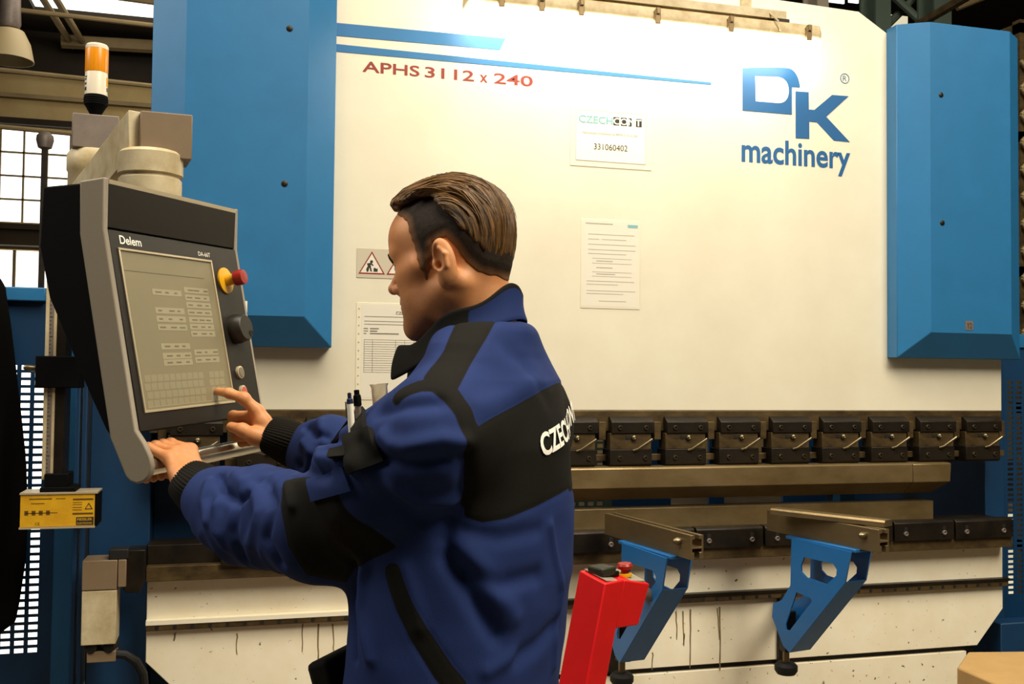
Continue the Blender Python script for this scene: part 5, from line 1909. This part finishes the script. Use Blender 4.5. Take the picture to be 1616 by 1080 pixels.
# collar: standing band, high at the nape, open and folded at the throat
def collar():
    nt_, nz_ = 72, 9
    T = np.linspace(-2.75, 2.75, nt_)
    cen = np.array([W(742, 520, 1.505)[0], W(742, 520, 1.505)[1]])
    out, inn = [], []
    zb, zf = zpy(452, 1.49), zpy(556, 1.54)
    wb, wf = zpy(505, 1.49), zpy(606, 1.54)
    for t in T:
        cf = (1-math.cos(t))/2               # 0 at the nape, 1 at the throat
        fl = max(0, abs(t)-1.7)/1.05
        af = .078 if abs(t) < 1.57 else .078+.030*fl
        f = -af*math.cos(t)+.004
        l = (.082-.02*fl)*math.sin(t)
        zt = zb+(zf-zb)*cf**.92+.006*math.sin(t*5)
        zl = wb+(wf-wb)*cf
        for k in range(nz_):
            v = k/(nz_-1)
            fl2 = 1+.10*(1-v)-.04*math.sin(v*math.pi)
            P = np.array([cen[0], cen[1], 0])+PF*f*fl2+PL*l*fl2*1.02+PZ*(zl+(zt-zl)*v)
            nn = nrm(PF*f/.078**2+PL*l/.082**2)
            ro = .008*fl*math.sin(v*math.pi)
            out.append(P+nn*(.004+ro))
            inn.append(P-nn*.003)
    Vc = np.array(out+inn)
    N0 = nt_*nz_
    fs = []
    for i in range(nt_-1):
        for k in range(nz_-1):
            a = i*nz_+k
            fs.append((a, a+nz_, a+nz_+1, a+1))
            fs.append((N0+a, N0+a+1, N0+a+nz_+1, N0+a+nz_))
        for k in (0, nz_-1):
            a = i*nz_+k
            fs.append((a, a+nz_, N0+a+nz_, N0+a))
    for i in (0, nt_-1):
        for k in range(nz_-1):
            a = i*nz_+k
            fs.append((a, a+1, N0+a+1, N0+a))
    tt = np.repeat(T, nz_)
    vv = np.tile(np.arange(nz_)/(nz_-1), nt_)
    at_ = np.minimum(1.15-np.abs(tt), (.86-vv)*.6)*.06
    bl = np.concatenate([at_, np.full(N0, -.01)])
    o = np_mesh('collar', Vc, np.array(fs), M['jacket'], jacket, {'black': bl}, sharp=60)
    bm = bmesh.new()
    bm.from_mesh(o.data)
    bmesh.ops.recalc_face_normals(bm, faces=bm.faces)
    bm.to_mesh(o.data)
    bm.free()
    s_ = o.modifiers.new('subd', 'SUBSURF')
    s_.levels = s_.render_levels = 1


collar()


# lettering across the back
def back_map(x, y):
    l = .074-x
    P = np.array([BC[0], BC[1], 0])+np.outer(l, PL)+np.outer(np.full(len(x), -.32), PF)
    P[:, 2] = 1.341+y+.17*x
    t = np.zeros(len(x))
    for _ in range(60):
        t += np.clip(jacket_sdf(P+np.outer(t, PF)), -.02, .05)*.8
    Q = P+np.outer(t, PF)
    g_ = grad(jacket_sdf, Q, .004)
    n = g_/np.linalg.norm(g_, axis=1, keepdims=True)
    return Q+n*(jacket_disp(Q)+.0025)[:, None]


me_t = None


def back_text():
    me = flat_curve_mesh(text='CZECHCONT', bold=.03, depth=0.0)
    bm = bmesh.new()
    bm.from_mesh(me)
    bmesh.ops.triangulate(bm, faces=bm.faces)
    for _ in range(3):
        bmesh.ops.subdivide_edges(bm, edges=[e for e in bm.edges if e.calc_length() > .10], cuts=1)
        bmesh.ops.triangulate(bm, faces=bm.faces)
    bm.to_mesh(me)
    bm.free()
    co = np.empty(len(me.vertices)*3)
    me.vertices.foreach_get('co', co)
    co = co.reshape(-1, 3)
    mn, mx = co.min(0), co.max(0)
    p = (co-mn)/np.maximum(mx-mn, 1e-6)
    P = back_map(p[:, 0]*.25, p[:, 1]*.031)
    me.vertices.foreach_set('co', (P-ORI[jacket]).ravel())
    me.update()
    me.materials.clear()
    me.materials.append(M['wtxt'])
    link('lettering', me, jacket)


back_text()
# chest pocket, pens and clear tube
pk = [(557, 655), (578, 649), (580, 690), (560, 690)]
patch('chest_pocket', pk, M['jblack'], 10, 10, .007)

q = W(541, 1068, 1.50)
MB().obox(q, nrm(PF-PZ*.35), PL, nrm(PZ+PF*.35), .036, .12, .075).build('hem_flap', M['jblack'], jacket, .008)

# ---- trousers and shoes
def trousers_sdf(P):
    d = None
    for lg in LEG:
        c = chain(P, [lg[0], lg[1], lg[2]+PZ*.02], [.105, .082, .075], .03)
        d = c if d is None else smin(d, c, .04)
    d = smin(d, smax(torso(P, .02, .86, 1.0), P[:, 2]-.98, .01), .04)
    return smax(d, .06-P[:, 2], .01)


lo, hi = bounds([LPt(.1, .2, .05), LPt(-.1, -.2, .05), LPt(.1, -.2, 1.0), LPt(-.1, .2, 1.0)], .10)
lo[2] = .03
Vp, Fp = surf_nets(trousers_sdf, lo, hi, .008, 0)
np_mesh('trousers', Vp, Fp, M['trousers'], person)


def shoe(lg):
    def f(P):
        d = chain(P, [lg[2]-PZ*.035-PF*.035, lg[2]-PZ*.045+PF*.06, lg[2]-PZ*.058+PF*.15], [.045, .042, .032], .03)
        return smax(d, -P[:, 2], .006)
    lo, hi = bounds([lg[2]-PF*.1, lg[2]+PF*.2], .08)
    lo[2] = -.01
    return surf_nets(f, lo, hi, .006, 0)


for lg in LEG:
    np_mesh('shoe', *shoe(lg), M['shoe'], person)

# pens and the clear tube standing in the chest pocket
def at_chest(px, py, dd=0.0):
    p, n = surf_pt(raycast(jacket_sdf, [px], [py]))
    return p[0]+n[0]*.009, n[0]


pc, pn = at_chest(566, 668)
dpt = (pc-CAM)@FW
a, b_ = W(551.5, 625, dpt-.006), W(555.5, 684, dpt-.006)
t = thing('ballpoint_pen', b_, 'white ballpoint pen clipped outside the chest pocket', 'pen')
MB().cyl(b_, b_+(a-b_)*.80, .0045, n=16).build('pen_barrel', M['wtxt'], t)
ax_ = nrm(a-b_)
MB().lathe([(.0046, 0), (.0040, .006), (.0026, .007), (.0026, .014), (.0, .015)], b_+(a-b_)*.79, ax_, 16).build('push_button', mat('navy_plastic', (26, 32, 66), .4), t)
MB().obox(b_+(a-b_)*.62-RT*.0055, RT, FW, ax_, .0015, .004, .022).build('pen_clip', M['chrome'], t)
a, b_ = W(563, 620, dpt), W(567, 672, dpt)
t = thing('black_pen', b_, 'black pen standing upright in the chest pocket', 'pen')
ax_ = nrm(a-b_)
MB().cyl(b_, b_+(a-b_)*.72, .0042, n=16).build('pen_barrel', M['purple'], t)
MB().lathe([(.0052, 0), (.0054, .010), (.0048, .014), (.0036, .015), (.0036, .021), (.0, .0215)], b_+(a-b_)*.60, ax_, 16).build('pen_cap', M['black'], t)
M['clear'] = mat('clear_plastic', (240, 234, 220), .12, trans=.9)
a, b_ = W(598, 606, dpt+.03), W(603, 664, dpt+.03)
t = MB()
ax_ = nrm(a-b_)
t.lathe([(.0105, 0), (.0110, .045), (.0128, np.linalg.norm(a-b_)), (.0112, np.linalg.norm(a-b_)), (.0095, .045), (.009, .004), (.0, .004)], b_, ax_, 28)
tag(t.build('clear_tube', M['clear']), 'clear plastic tube standing in the chest pocket beside the pens', 'tube')

# ------------------------------------------------------------------ black jacket hung over the left guard
def coat_sdf(P):
    zz = P[:, 2]
    # outline in x against height, hung over the guard's top rail
    xr = np.interp(zz, [.60, .66, .72, .85, 1.0, 1.2, 1.4, 1.6, 1.72, 1.78], [-.735, -.655, -.645, -.63, -.625, -.635, -.665, -.69, -.71, -.745])
    cxm = (xr-1.25)/2
    hw = (xr+1.25)/2
    yc = 3.525
    hy_ = .055+.02*np.sin(P[:, 0]*38+zz*3)+.012*np.sin(P[:, 0]*71-zz*5)
    d = ellip((P-np.stack([cxm, np.full(len(P), yc), zz], 1))/np.stack([hw, hy_, np.ones(len(P))], 1), (0, 0, 0), (1, 1, 50.))*np.minimum(hw, hy_)
    d = smax(d, zz-(1.775+.012*np.sin(P[:, 0]*30)), .03)
    return smax(d, .61+.03*np.sin(P[:, 0]*22)-zz, .02)


Vc, Fc = surf_nets(coat_sdf, (-1.36, 3.40, .5), (-.55, 3.68, 1.84), .009, 0)
tag(np_mesh('black_coat', Vc, Fc, mat('black_cloth', (9, 8, 7), .95, spec=.1), None), 'black coat hanging over the slotted guard at the left edge', 'coat')
